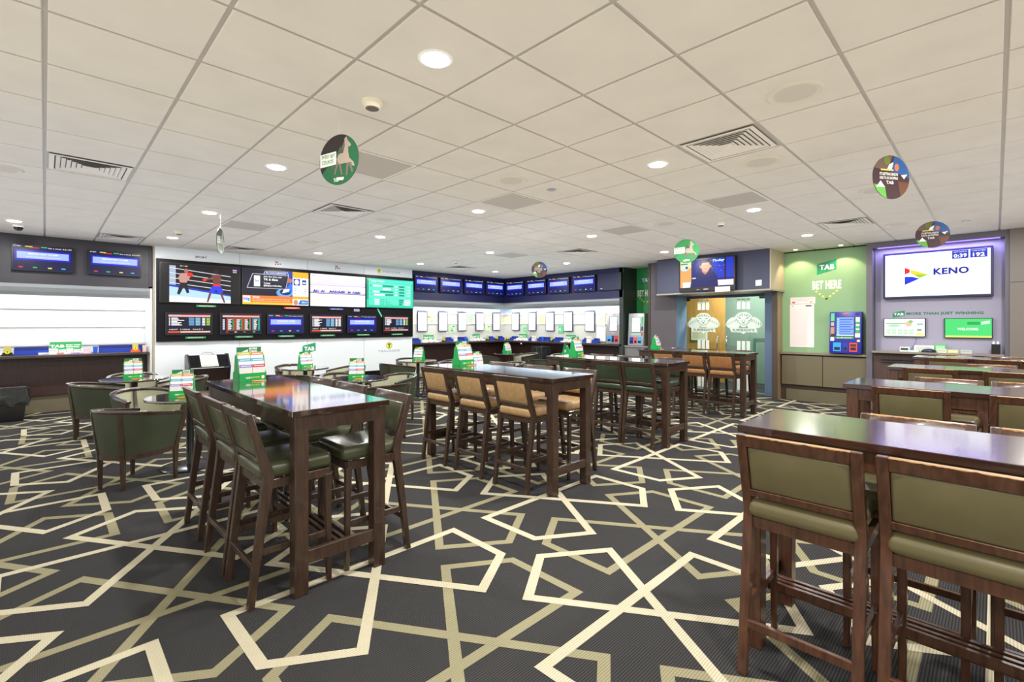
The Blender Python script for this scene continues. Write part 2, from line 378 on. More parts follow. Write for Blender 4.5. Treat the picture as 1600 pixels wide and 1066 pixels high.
# ------------------------------------------------------------------ walls
WY, WX = 11.2, 10.65
m = MB(); m.box(-3.2, 13.3, 11.86, 12.0, 0, CEIL, WHITE); struct(m, 'wall_left')
m = MB(); m.box(-3.2, 1.48, WY, 11.85, 2.21, CEIL, CHAR); m.box(-3.2, 1.48, WY - .012, WY, 2.21, 2.24, CHAR)
m.box(1.40, 1.40 + .05, WY - .012, WY, 2.21, CEIL, mat('#2e2e35', .5)); struct(m, 'wall_left_fascia')
m = MB(); m.box(7.13, WX, WY, 11.85, 2.21, CEIL, NAVY); m.box(WX, 13.3, 6.76, 11.85, 2.21, CEIL, NAVY); m.box(WX - .012, WX, 6.76, WY, 2.21, 2.235, CHAR); m.box(7.13, WX, WY - .012, WY, 2.21, 2.235, CHAR); struct(m, 'wall_corner_fascia')
m = MB(); m.box(11.26, 11.4, 6.85, 11.85, 0, CEIL, WHITE); struct(m, 'wall_corner_back')
# metal hoods under the fascias
HOOD = mat('#a9b0b8', .3, .35, name='hood_metal')
def hood(name, pts_fn, L0, L1):
    m = MB(); prof = [(0.0, 2.21), (0.01, 2.15), (.05, 2.08), (.10, 2.02), (.12, 2.02), (.12, 2.21)]
    V = [pts_fn(L0, d, z) for d, z in prof] + [pts_fn(L1, d, z) for d, z in prof]; n = len(prof)
    m.add(V, [(i, (i + 1) % n, n + (i + 1) % n, n + i) for i in range(n)] + [tuple(range(n)), tuple(range(2 * n - 1, n - 1, -1))], HOOD)
    return struct(m, name)
hood('trim_1', lambda l, d, z: (l, WY + d, z), -3.2, 1.48)
hood('trim_2', lambda l, d, z: (l, WY + d, z), 7.13, WX + .12)
hood('trim_3', lambda l, d, z: (WX + d, l, z), 6.78, WY + .12)
# white laminate screen wall
m = MB(); m.box(1.48, 7.13, 11.13, 11.85, .35, CEIL, WALLW); m.box(1.53, 7.08, 11.35, 11.85, 0, .35, BLK)
for x in (2.92, 4.32, 5.72): m.box(x - .003, x + .003, 11.126, 11.13, .35, CEIL, mat('#9aa09e', .6))
m.box(1.455, 1.482, 11.13, 11.85, 0, CEIL, mat('#a89f8e', .5)); struct(m, 'wall_screen_panel')
def sign(name, label, cat, loc, rz, fn, **k):
    m = MB(); fn(m); o = m.build(name, **k); o.location = loc; o.rotation_euler = (0, 0, rz); tag(o, label, cat); return o
# lettering on the white panel
DK = mat('#33363a', .5, name='dark_vinyl'); YEL = mat('#d9e021', .5, name='yellow_vinyl')
sign('wall_lettering', 'small dark SPORT lettering above the boxing screen', 'lettering', (2.23, 11.13, 2.87), 0, lambda m: m.text('SPORT', -.1, .1, -.02, .02, DK, 2, .03))
def horse_logo(m):
    m.poly([(-.05, .05), (.0, .03), (.03, .05), (.01, .0), (-.03, .01)], mat('#d8232a', .5)); m.poly([(-.05, -.01), (-.03, -.06), (-.02, -.01)], DK); m.poly([(.0, -.01), (.03, -.05), (.04, .0)], DK); m.poly([(.05, -.02), (.09, -.03), (.07, .01)], mat('#27336e', .5))
sign('wall_emblem', 'small red and blue horse emblem above the orange chat screen', 'emblem', (3.66, 11.13, 2.88), 0, horse_logo)
sign('wall_emblem', 'small red and blue horse emblem above the race screen', 'emblem', (5.02, 11.13, 2.9), 0, horse_logo)
def track(m, s=1.0, dx=0.0, side=False):
    if side:
        m.ell(-.26, 0, .055, .055, YEL, 1, 28); m.rect(-.285, -.235, .018, .034, DK, 2); m.rect(-.267, -.253, -.036, .018, DK, 2); m.text('TRACKSIDE', -.16, .36, -.025, .025, mat('#8a9094', .5), 2, .0)
    else:
        m.ell(0, .05, .085, .085, DK, 1, 32); m.ell(0, .05, .076, .076, YEL, 2, 32); m.rect(-.045, .045, .07, .098, DK, 3); m.rect(-.015, .015, -.015, .07, DK, 3); m.text('TRACKSIDE', -.32, .32, -.12, -.065, mat('#7d8387', .5), 2, .0)
sign('wall_emblem', 'yellow T disc with grey TRACKSIDE lettering above the green odds screen', 'emblem', (6.4, 11.13, 2.9), 0, lambda m: track(m, side=True))
sign('wall_emblem', 'yellow T disc over TRACKSIDE lettering on the lower white wall', 'emblem', (6.43, 11.13, .93), 0, track)
def tab_logo(m, s=1.0, k=1):
    m.poly([(-.145 * s, .04 * s), (-.12 * s, .07 * s), (.145 * s, .13 * s), (.145 * s, -.05 * s), (-.145 * s, -.13 * s)], TABG, k)
    m.text('TAB', -.105 * s, .115 * s, -.045 * s, .045 * s, WHITE, k + 1, .05, shear=0)
sign('wall_sign', 'green TAB sign on the lower white wall behind a leaflet rack', 'sign', (4.36, 11.13, .97), 0, lambda m: tab_logo(m, 1.05))

# counters under the lit niches
DKW = noisy('ribbed_dark_panel', '#2e1d1c', '#46302c', 14, .35, .4, (14, 14, .3))
COUNT = noisy('dark_counter_top', '#352b29', '#463935', 14, .3, .05, (1, 6, 4))
t = thing('betting_counter', 'long dark wood counter under the blank white display niche', 'counter', (0, 0, 0))
m = MB(); m.box(-3.2, 1.41, WY, 11.77, .965, 1.008, COUNT); m.build('worktop', t, bevel=.004)
m = MB(); m.box(-3.2, 1.41, 11.55, 11.77, .30, .965, DKW); m.build('front_panel', t)
m = MB(); m.box(-3.2, 1.41, 11.6, 11.77, .0, .30, KHAKI); m.build('kickboard', t)
m = MB(); m.box(.0, .7, 11.45, 11.55, .90, .965, DKW); m.build('bracket', t)
t = thing('betting_counter', 'dark corner counter below the row of framed white form boards', 'counter', (0, 0, 0))
m = MB(); m.add([(7.135, WY, .965), (WX, WY, .965), (WX, 6.8, .965), (11.25, 6.8, .965), (11.25, 11.85, .965), (7.135, 11.85, .965), (7.135, WY, 1.01), (WX, WY, 1.01), (WX, 6.8, 1.01), (11.25, 6.8, 1.01), (11.25, 11.85, 1.01), (7.135, 11.85, 1.01)],
    [(5, 4, 3, 2, 1, 0), (6, 7, 8, 9, 10, 11), (0, 1, 7, 6), (1, 2, 8, 7), (2, 3, 9, 8), (3, 4, 10, 9), (4, 5, 11, 10), (5, 0, 6, 11)], COUNT); m.build('worktop', t)
m = MB(); m.box(7.14, 11.0, 11.55, 11.84, .0, .965, DKW); m.box(11.0, 11.24, 6.85, 11.55, 0, .965, DKW); m.build('front_panel', t)

# niche backs: white shelving lines, cream panels
SHW = mat('#e4e6e6', .4, name='niche_white'); CRM = mat('#e2dbc0', .5, name='cream_panel'); LBL = mat('#c4dcf2', .5, name='pale_blue_panel')
m = MB(); m.box(-3.2, 1.45, 11.8, 11.86, 1.01, 2.21, SHW); m.box(1.42, 1.452, WY, 11.86, 0, 2.21, SHW)
for z in (1.15, 1.48, 1.80): m.box(-3.2, 1.45, 11.775, 11.80, z, z + .022, mat('#cfd2d2', .4)); m.box(-3.2, 1.45, 11.777, 11.80, z + .022, z + .026, mat('#8c9092', .4))
m.build('x'); bpy.data.objects['x'].name = 'wall_niche_back'; bpy.data.objects['wall_niche_back']['kind'] = 'structure'
m = MB(); m.box(7.14, 11.26, 11.8, 11.86, 1.01, 2.21, SHW); m.box(11.2, 11.26, 6.86, 11.8, 1.01, 2.21, SHW)
m.box(7.14, 11.2, 11.79, 11.8, 1.95, 2.2, LBL); m.box(11.19, 11.2, 6.86, 11.79, 1.95, 2.2, LBL)
m.box(7.14, 11.2, 11.785, 11.8, 1.56, 1.84, CRM); m.box(11.185, 11.2, 6.86, 11.785, 1.56, 1.84, CRM)
m.box(7.14, 11.2, 11.77, 11.8, 1.84, 1.87, SHW); m.box(7.14, 11.2, 11.77, 11.8, 1.53, 1.56, SHW); m.box(11.17, 11.2, 6.86, 11.77, 1.84, 1.87, SHW); m.box(11.17, 11.2, 6.86, 11.77, 1.53, 1.56, SHW)
m.box(7.14, 11.2, 11.79, 11.8, 1.08, 1.53, mat('#cfcfc6', .5)); m.box(11.19, 11.2, 6.86, 11.79, 1.08, 1.53, mat('#cfcfc6', .5))
o = m.build('wall_niche_corner_back'); o['kind'] = 'structure'
# strip lights under the hoods
def strip(label, x0, x1, y0, y1, nrm):
    t = thing('strip_light', label, 'strip light')
    m = MB(); m.box(x0, x1, y0, y1, 2.185, 2.205, emit('#f4f8ff', 6)); m.build('diffuser', t)
    L = max(x1 - x0, y1 - y0)
    light_area('strip_lamp', ((x0 + x1) / 2, (y0 + y1) / 2, 2.18), (0, 0, 0), x1 - x0, STRIP_W * L, (.93, .97, 1.0), t, size_y=y1 - y0)
strip('white strip light hidden under the hood over the blank niche', -3.1, 1.40, 11.40, 11.48, 0)
strip('white strip light under the hood next to the white screen wall', 7.2, 10.75, 11.40, 11.48, 0)
strip('white strip light under the hood above the terminal end of the corner counter', 10.85, 10.93, 6.95, 11.3, 0)

# framed boards
def form_board():
    t = thing('form_board', 'x', 'display board'); fr = mat('#2a3a6a', .3, name='navy_frame')
    w_, h_ = .34, .58
    m = MB(); m.box(-w_ / 2, w_ / 2, -.03, 0, 0, h_, fr); m.build('frame', t)
    m = MB(); m.y0 = -.03; m.rect(-w_ / 2 + .018, w_ / 2 - .018, .018, h_ - .018, mat('#f4f5f8', .4))
    for k in range(26): m.rect(-w_ / 2 + .04, w_ / 2 - .04 - random.random() * .05, h_ - .06 - k * .019, h_ - .055 - k * .019, mat('#dcdfe6', .5), 2)
    m.build('sheet', t)
    m = MB(); m.box(-w_ / 2, w_ / 2, -.012, 0, h_ + .03, h_ + .11, WHITE); m.y0 = -.012; m.text('RACING', -.09, .09, h_ + .05, h_ + .075, mat('#c9c9cc', .5), 1, .0); m.build('header_card', t)
    return t
fb = form_board(); loc_n = ['first', 'second', 'third', 'fourth', 'fifth']
for i, x in enumerate((7.87, 8.61, 9.35, 10.08, 10.81)): dup(fb, USED, (x, 11.765, 1.325), 0, 'tall framed white form sheet beside the screen wall, %s from the white wall' % loc_n[i], 'framed form boards along the lit niche')
for i, y in enumerate((11.17, 10.42, 9.67, 8.95, 8.16)): dup(fb, USED, (11.165, y, 1.325), RX, 'tall framed white form sheet on the terminal side of the corner, %s from the corner' % loc_n[i], 'framed form boards along the lit niche')
pc = ['#f0e9a8', '#bfe3c4', '#ffe68a', '#a6d8b0', '#dfeecf', '#8cc9a0']
def poster(name, label, x, z, w_, h_, loc, rz, cols, seed):
    m = MB(); m.box(-w_ / 2, w_ / 2, -.004, 0, 0, h_, mat(cols[0], .5)); m.y0 = -.004; random.seed(seed)
    for k in range(7):
        a = -w_ / 2 + random.random() * w_ * .6; b = random.random() * h_ * .75
        m.rect(a, a + w_ * (.15 + .2 * random.random()), b, b + h_ * .12, mat(cols[1 + k % (len(cols) - 1)], .5), 1 + k % 3)
    o = m.build(name); o.location = loc; o.rotation_euler = (0, 0, rz); tag(o, label, 'poster')
poster('poster', 'pale yellow square poster between the first two form boards', 0, 0, .24, .26, (8.2, 11.784, 1.57), 0, ['#efe8b4', '#c9d87a', '#e8c95a', '#7aa8a0'], 1)
poster('poster', 'blue and yellow poster low between second and third form boards', 0, 0, .25, .26, (8.98, 11.784, 1.26), 0, ['#b9d8b6', '#2f8fae', '#e8d24a', '#2c6b52'], 2)
poster('poster', 'mint green poster between third and fourth form boards', 0, 0, .22, .26, (9.7, 11.784, 1.58), 0, ['#b4e0b4', '#90cc98', '#d8f0d0'], 3)
poster('poster', 'green and yellow poster low next to the fifth form board', 0, 0, .22, .25, (10.45, 11.784, 1.28), 0, ['#cfe4b8', '#8fc79a', '#e6dc70'], 4)
poster('poster', 'yellow poster above the counter past the corner', 0, 0, .27, .26, (11.184, 10.03, 1.57), RX, ['#f0eab0', '#d8cf6a', '#b8c890'], 5)
poster('poster', 'green poster low beside the corner form board', 0, 0, .22, .32, (11.184, 10.79, 1.19), RX, ['#9fd6a8', '#6cbc80', '#e0f0d0'], 6)
poster('poster', 'bright green sheet below the third board past the corner', 0, 0, .22, .24, (11.184, 9.25, 1.26), RX, ['#5cc080', '#9fe0b0', '#e8f8e8'], 7)
poster('notice', 'white and yellow notice beside the silver counter terminal', 0, 0, .27, .41, (11.15, 7.78, 1.49), RX, ['#f3f2ea', '#e8dc70', '#c8ccd4', '#e6d890'], 8)
m = MB(); m.box(-.15, .15, -.006, 0, 0, .42, WHITE); o = m.build('paper_sheet'); o.location = (11.15, 7.77, 1.05); o.rotation_euler = (0, 0, RX); tag(o, 'blank white sheet hanging below the yellow notice', 'paper')

# ---- items on the counters
BLUE = mat('#1c3fae', .35, name='blue_plastic'); BLUE2 = mat('#2f66e0', .25, name='bright_blue_plastic')
def tray(L):
    t = thing('pencil_tray', 'x', 'tray')
    m = MB(); m.box(-L / 2, L / 2, 0, .012, 0, .13, mat('#1a2a78', .4)); m.build('back', t)
    m = MB(); m.box(-L / 2, L / 2, -.08, 0, 0, .015, BLUE); m.box(-L / 2, L / 2, -.092, -.08, 0, .075, BLUE); m.box(-L / 2, -L / 2 + .008, -.08, 0, 0, .09, BLUE); m.box(L / 2 - .008, L / 2, -.08, 0, 0, .09, BLUE); m.build('bin', t)
    return t
def tray_at(label, c, L, wall):
    t = tray(abs(L)); tag(t, label, None, 'blue trays on the betting counters')
    if wall == 'Y': t.location = (c, 11.62, 1.01)
    else: t.location = (11.06, c, 1.01); t.rotation_euler = (0, 0, RX)
tray_at('long blue slip tray on the counter beneath the blank niche, by the green header', -.16, .42, 'Y')
tray_at('long blue slip tray under the blank niche, against the white wall', 1.05, .68, 'Y')
for c, L, l in ((7.42, .5, 'blue slip tray hard against the white screen wall'), (8.7, .27, 'small blue slip tray below the second form board'), (9.21, .4, 'blue slip tray below the third form board'), (10.43, .24, 'blue slip tray below the fourth form board'), (10.86, .25, 'blue slip tray closest to the counter corner')): tray_at(l, c, L, 'Y')
for c, L, l in ((11.12, .3, 'blue slip tray past the corner, first on the terminal side'), (10.35, .12, 'short blue slip tray beside white cards past the corner'), (9.8, .5, 'long blue slip tray below the second board past the corner'), (9.23, .33, 'blue slip tray next to the small yellow T stand'), (8.22, .16, 'short blue slip tray behind the white card past the corner'), (7.86, .2, 'blue slip tray nearest the silver counter terminal')): tray_at(l, c, L, 'X')
def t_box():
    t = thing('pencil_box', 'x', 'pencil box')
    m = MB(); m.box(-.06, .06, -.05, 0, 0, .05, BLK); m.box(-.075, .075, -.06, .01, 0, .02, BLK); m.build('holder', t)
    m = MB(); m.box(-.045, .045, -.02, -.012, .05, .16, mat('#c2bc70', .5)); m.y0 = -.051; m.ell(0, .06, .03, .03, YEL, 3, 20); m.text('T', -.012, .012, .042, .078, DK, 4, .05); m.build('card', t)
    return t
tb = t_box()
for x, y, rz, l in ((-.44, 11.5, 0, 'black pencil box with yellow T disc at the outer end of the blank niche'), (1.23, 11.5, 0, 'black pencil box with orange card near the white wall'), (8.49, 11.55, 0, 'black pencil box with yellow T disc between first blue trays'), (10.22, 11.55, 0, 'black pencil box with yellow T disc under the fourth board'), (10.63, 11.55, 0, 'black pencil box with yellow T disc just before the counter corner'), (11.0, 11.4, -PI / 4, 'black pencil box with yellow T disc right in the counter corner'), (11.0, 9.45, RX, 'black pencil box with yellow T disc past the corner')): dup(tb, USED, (x, y, 1.01), rz, l)
bpy.data.objects['pencil_box.001'].children[1].data = bpy.data.objects['pencil_box.001'].children[1].data.copy()
bpy.data.objects['pencil_box.001'].children[1].data.materials[0] = mat('#e2603a', .5)
def slip_stand(W, label, loc, rz, tc):
    t = thing('slip_stand', label, 'slip stand', loc, rz)
    m = MB(); m.box(-W * .36, W * .36, -.01, .0, .0, .21, mat('#2f9e56', .5)); m.y0 = -.01
    m.text('TAB', -.14 * W / .4, -.02, .11, .16, WHITE, 1, .05); m.text('MORE THAN', .0, .13 * W / .4, .14, .165, WHITE, 1, .03); m.text('WINNING', .0, .12 * W / .4, .105, .13, WHITE, 1, .03); m.build('header_board', t)
    m = MB(); n = 6
    for k in range(n):
        x = -W / 2 + W * k / n; m.box(x + .004, x + W / n - .004, -.07, -.02, 0, .07 + .02 * (k % 2), WHITE)
        m.box(x + .004, x + W / n - .004, -.072, -.07, .045, .06, mat(['#e08a8a', '#a9c8e8', '#c9a8dc', '#e8d088', '#e58ab0', '#9fd0c0'][(k + tc) % 6], .5))
    m.build('slip_stacks', t)
    m = MB(); m.box(-W * .6, W * .6, -.13, -.08, 0, .03, WHITE); m.box(-W * .2, -W * .05, -.132, -.13, 0, .028, mat('#e39a94', .5)); m.box(W * .1, W * .3, -.132, -.13, 0, .028, mat('#c4b0e0', .5)); m.build('front_slips', t)
slip_stand(.58, 'green TAB header with betting slips below the blank white niche', (.27, 11.62, 1.01), 0, 0)
slip_stand(.5, 'green TAB header with pink slips below the first form board', (7.98, 11.6, 1.01), 0, 1)
slip_stand(.42, 'pale green TAB header with slips below the fourth form board', (9.8, 11.6, 1.01), 0, 2)
slip_stand(.5, 'green header with slips just past the counter corner', (11.04, 10.72, 1.01), RX, 3)
slip_stand(.5, 'green header with slips behind the tall leaflet rack past the corner', (11.04, 8.76, 1.01), RX, 4)
def cup(label, loc, col, r=.035, h=.12):
    m = MB(); m.lathe([(r * .8, 0), (r * .85, .005), (r, h), (r * .9, h), (r * .72, .01)], col, 20); o = m.build('pencil_cup', smooth=True); o.location = loc; tag(o, label, 'cup')
cup('bright blue plastic cup on the counter under the blank niche', (.655, 11.45, 1.01), BLUE2)
cup('bright blue plastic cup before the third form board', (9.27, 11.48, 1.01), BLUE2, .045, .14)
cup('bright blue plastic cup past the counter corner', (10.95, 9.79, 1.01), BLUE2, .045, .14)
def cards(label, loc, rz, w_, h_, col='#f2f0ea'):
    m = MB(); m.box(-w_ / 2, w_ / 2, -.05, 0, 0, h_, mat(col, .5)); m.box(-w_ / 2, w_ / 2, -.052, -.05, h_ * .6, h_ * .75, mat('#c9ccd0', .5)); o = m.build('card_holder'); o.location = loc; o.rotation_euler = (0, 0, rz); tag(o, label, 'card holder')
cards('white card holder in front of the green header, blank niche', (.1, 11.45, 1.01), 0, .1, .1)
cards('pink card holder beside the blue cup, blank niche', (.54, 11.45, 1.01), 0, .1, .1, '#efc9dc')
cards('small white card holder below the third form board', (8.91, 11.55, 1.01), 0, .12, .17)
cards('small white card holder before the fourth form board', (9.5, 11.5, 1.01), 0, .1, .14)
cards('small white card holder just past the corner', (11.0, 10.19, 1.01), RX, .14, .16)
cards('white card holder next to the dark hand tray near the terminal', (11.0, 8.06, 1.01), RX, .15, .18)
cards('small pink and white card holder against the white wall end', (1.36, 11.45, 1.01), 0, .05, .12, '#f0c0b8')

# ------------------------------------------------------------------ screens
def tv_body(name, label, W, H_, loc, rz, bez=.02, depth=.06, bot=None, cat='television', group=None, col=None):
    t = thing(name, label, cat, loc, rz, group); col = col or BLK; bot = bot or bez
    m = MB(); m.box(-W / 2, W / 2, -depth, 0, 0, H_, col); m.build('casing', t, bevel=.004)
    m = MB(); m.y0 = -depth
    return t, m, (-W / 2 + bez, W / 2 - bez, bot, H_ - bez)
W1 = emit('#ffffff'); BLUS = emit('#1018c8', 1.0); NAVS = emit('#0a0c48', .8); PAL = emit('#9ab0ff', 1.1)
def content_blue(m, R, title='MEETING NEXT TO JUMP', dark=False):
    x0, x1, z0, z1 = R; w_ = x1 - x0; h = z1 - z0; X = lambda a: x0 + w_ * a; Z = lambda a: z0 + h * a
    m.rect(x0, x1, z0, z1, NAVS if dark else emit('#070d70', .7)); m.rect(X(.04), X(.96), Z(.40), Z(.80), BLUS, 2)
    m.rect(X(.07), X(.93), Z(.47), Z(.74), PAL, 3)
    m.text(title, X(.25), X(.75), Z(.62), Z(.69), W1, 4, .03); m.text('RACING AND SPORTS INFORMATION', X(.22), X(.78), Z(.52), Z(.56), W1, 4, .0)
    m.text('R7 0921', X(.02), X(.13), Z(.93), Z(.97), W1, 4); m.rect(X(.2), X(.32), Z(.93), Z(.97), emit('#d8d840'), 4); m.rect(X(.27), X(.43), Z(.90), Z(.935), emit('#e03030'), 5)
    m.rect(X(.46), X(.56), Z(.93), Z(.97), emit('#30c070'), 4); m.text('FRI 4 AUG', X(.58), X(.80), Z(.91), Z(.95), W1, 4); m.text('4:21:09', X(.82), X(.98), Z(.91), Z(.96), emit('#f0f0a0'), 4)
    for a, c in ((.13, '#e03030'), (.36, '#30c060'), (.61, '#d8d840'), (.84, '#30c0d8')): m.rect(X(a - .035), X(a + .035), Z(.09), Z(.14), emit(c), 4)
def content_odds(m, R, orange=False, short=False):
    x0, x1, z0, z1 = R; w_ = x1 - x0; h = z1 - z0; X = lambda a: x0 + w_ * a; Z = lambda a: z0 + h * a
    m.rect(x0, x1, z0, z1, emit('#0a0830', .8)); m.rect(X(.04), X(.97), Z(.84), Z(.94), emit('#f0b8b8'), 2); m.rect(X(.3), X(.95), Z(.92), Z(.95), emit('#e04030'), 3)
    if orange:
        for k, c in enumerate(('#e86020', '#e86020', '#e86020', '#30b0d0')):
            a = .14 + k * .21 + (.02 if k == 3 else 0); m.rect(X(a), X(a + .19), Z(.16), Z(.80), emit(c), 2); m.rect(X(a + .015), X(a + .175), Z(.18), Z(.77), emit('#200818', .8), 3)
            for r in range(12): m.rect(X(a + .03), X(a + .09 + .04 * random.random()), Z(.21 + r * .045), Z(.235 + r * .045), W1, 4); m.rect(X(a + .14), X(a + .165), Z(.21 + r * .045), Z(.235 + r * .045), emit('#40d890'), 4)
        for r in range(12): m.rect(X(.04), X(.09), Z(.21 + r * .045), Z(.235 + r * .045), W1, 4)
        for a, c in ((.12, '#e03030'), (.33, '#e8e8f0'), (.55, '#30c060'), (.8, '#d8d840')): m.rect(X(a), X(a + .06), Z(.06), Z(.1), emit(c), 4)
    else:
        for r in range(9 if not short else 7):
            z = .76 - r * (.05 if not short else .055)
            m.rect(X(.05), X(.075), Z(z), Z(z + .035), W1, 3); m.rect(X(.1), X(.22 + random.random() * .16), Z(z), Z(z + .035), W1, 3)
            m.rect(X(.48), X(.6), Z(z), Z(z + .038), emit('#70a8d8'), 3); m.rect(X(.63), X(.74), Z(z), Z(z + .038), emit('#90c8e8'), 3)
            m.rect(X(.78), X(.85), Z(z), Z(z + .035), W1, 3); m.rect(X(.88), X(.96), Z(z), Z(z + .038), emit('#a8d840' if short else '#f0f0f0'), 3)
        m.rect(X(.03), X(.97), Z(.07), Z(.15), emit('#e85020'), 2); m.rect(X(.3), X(.97), Z(.075), Z(.145), emit('#f0c8b0'), 3); m.text('NEXT  3 MINS   RACE 5', X(.06), X(.8), Z(.2), Z(.26), W1, 3, .0)
# black panel behind the screens
m = MB(); m.box(1.50, 7.12, 11.08, 11.124, 1.2, 2.78, mat('#0a0910', .4, spec=.2, name='dark_panel')); o = m.build('screen_backing_panel'); tag(o, 'long glossy dark backing panel carrying the ten white-wall screens', 'wall panel')
YS = 11.08
# boxing screen
t, m, R = tv_body('television', 'large wall screen showing two boxers in a ring', 1.375, .77, (2.225, YS, 1.945), 0, .015, .05)
x0, x1, z0, z1 = R
m.rect(x0, x1, z0, z1, emit('#050308', .5)); a, b = x0 + .14, x1 - .17
m.rect(a, b, z0, z1, emit('#140a12', .7), 2); m.poly([(a, z0), (b, z0), (b, z0 + .16), (a, z0 + .33)], emit('#a8c8f0', 1.2), 3); m.poly([(a, z0), (b, z0), (b, z0 + .06), (a, z0 + .12)], emit('#e8f4ff', 1.2), 4)
m.poly([(a, z0 + .30), (b, z0 + .14), (b, z0 + .17), (a, z0 + .345)], emit('#1838b8', 1), 4)
m.poly([(a, z0 + .33), (a + .1, z0 + .33), (a + .1, z1 - .04), (a, z1 - .04)], emit('#a8b8c8', 1), 4)
for k in range(4):
    zz = z1 - .10 - k * .095; m.poly([(a, zz + .01), (b, zz - .10), (b, zz - .088), (a, zz + .022)], emit('#d8dce8', 1.1), 5)
SK = emit('#a86a58', 1.0); SK2 = emit('#7a4038', .9)
m.ell(a + .27, z1 - .13, .035, .045, SK, 6); m.poly([(a + .18, z1 - .18), (a + .30, z1 - .17), (a + .34, z1 - .24), (a + .27, z1 - .36), (a + .17, z1 - .36), (a + .14, z1 - .27)], emit('#c89088', 1), 6)
m.ell(a + .33, z1 - .20, .05, .04, emit('#e82818', 1.2), 7); m.poly([(a + .17, z1 - .36), (a + .28, z1 - .36), (a + .32, z1 - .55), (a + .28, z1 - .57), (a + .23, z1 - .44), (a + .16, z1 - .60), (a + .12, z1 - .58)], emit('#141018', .6), 7)
cx = b - .26
m.ell(cx - .0, z1 - .12, .036, .045, emit('#3a1c18', .8), 6); m.poly([(cx - .08, z1 - .17), (cx + .09, z1 - .17), (cx + .07, z1 - .36), (cx - .05, z1 - .36)], SK2, 6); m.poly([(cx - .08, z1 - .22), (cx - .08, z1 - .27), (cx - .18, z1 - .30), (cx - .18, z1 - .26)], SK2, 7)
m.ell(cx - .2, z1 - .285, .035, .028, emit('#e82818', 1.2), 8); m.rect(cx - .055, cx + .075, z1 - .40, z1 - .355, emit('#d82820', 1.1), 8); m.poly([(cx - .06, z1 - .40), (cx + .08, z1 - .40), (cx + .13, z1 - .52), (cx + .03, z1 - .54), (cx + .0, z1 - .47), (cx - .05, z1 - .56), (cx - .13, z1 - .52)], emit('#1838e0', 1.2), 8)
for q in ((cx - .10, z1 - .54, cx - .15, z0 + .01), (cx + .08, z1 - .53, cx + .15, z0 + .01)): m.poly([(q[0] - .022, q[1]), (q[0] + .022, q[1]), (q[2] + .016, q[3]), (q[2] - .016, q[3])], SK2, 7)
m.text('R3 1:00', a + .17, a + .29, z1 - .05, z1 - .03, W1, 8); m.rect(b + .03, b + .12, z1 - .08, z1 - .04, emit('#8040a0', 1), 6); m.text('FOX', b + .045, b + .105, z1 - .072, z1 - .048, W1, 7); m.text('SPORTS', b + .04, b + .11, z1 - .11, z1 - .09, W1, 7)
m.build('display', t)
# chat screen
t, m, R = tv_body('television', 'large wall screen with Join the chat advert and orange ticker', 1.385, .77, (3.625, YS, 1.945), 0, .012, .05)
x0, x1, z0, z1 = R; a = x0 + 1.01
m.rect(x0, x1, z0, z1, emit('#070a2a', .8)); m.poly([(a - .34, z0 + .17), (a, z0 + .17), (a, z1), (a - .22, z1)], emit('#1838a8', 1), 2)
m.ell(a - .17, z0 + .27, .17, .10, emit('#6aa8e8', 1), 3); m.ell(a - .15, z0 + .29, .12, .07, emit('#102050', .8), 4); m.poly([(a - .22, z0 + .26), (a - .08, z0 + .30), (a - .06, z0 + .36), (a - .19, z0 + .34)], W1, 5); m.ell(a - .07, z1 - .2, .06, .05, emit('#c07840', 1), 5); m.poly([(a - .2, z1 - .5), (a - .05, z1 - .25), (a, z1 - .3), (a, z1 - .45)], emit('#2f78e8', 1), 4)
P_ = [(x0 + .19, z1 - .09), (a - .08, z1 - .09), (a - .14, z1 - .40), (x0 + .08, z1 - .40)]
m.poly(P_, emit('#c8ccd8', 1), 5); m.poly([(x0 + .20, z1 - .10), (a - .092, z1 - .10), (a - .15, z1 - .39), (x0 + .095, z1 - .39)], emit('#0c1030', .8), 6)
m.poly([(x0 + .44, z1 - .02), (a - .10, z1 - .02), (a - .08, z1 - .10), (x0 + .40, z1 - .10)], emit('#c8ccd8', 1), 6); m.poly([(x0 + .45, z1 - .03), (a - .11, z1 - .03), (a - .095, z1 - .09), (x0 + .42, z1 - .09)], emit('#103898', 1), 7); m.text('BIG SPORTS BREAKFAST', x0 + .46, a - .13, z1 - .075, z1 - .045, W1, 8)
m.rect(x0 + .22, x0 + .34, z1 - .36, z1 - .13, W1, 8); m.text('big', x0 + .24, x0 + .32, z1 - .28, z1 - .21, emit('#2060b0'), 9)
m.text('Join the chat with', x0 + .41, x0 + .78, z1 - .165, z1 - .125, W1, 8, .03); m.text('TK & Slats', x0 + .41, x0 + .70, z1 - .225, z1 - .18, W1, 8, .05); m.text('Twitter', x0 + .41, x0 + .55, z1 - .30, z1 - .265, W1, 8, .03); m.text('@BigSportsBrekky', x0 + .41, x0 + .78, z1 - .36, z1 - .315, W1, 8, .03)
m.rect(x0, a, z0, z0 + .19, emit('#f07818', 1.1), 6); m.rect(x0, a, z0, z0 + .045, emit('#f8c030', 1.1), 7); m.rect(x0 + .01, x0 + .15, z0 + .045, z0 + .18, W1, 8); m.text('big', x0 + .02, x0 + .14, z0 + .07, z0 + .15, emit('#1878c0'), 9, .04)
m.text('TENNIS', x0 + .19, x0 + .33, z0 + .14, z0 + .17, W1, 8, .05); m.text('Grand slam legend nominated for the world number one', x0 + .19, x0 + .95, z0 + .10, z0 + .13, W1, 8, .0); m.text('this weekend after the season opening win at the open', x0 + .19, x0 + .95, z0 + .06, z0 + .09, W1, 8, .0)
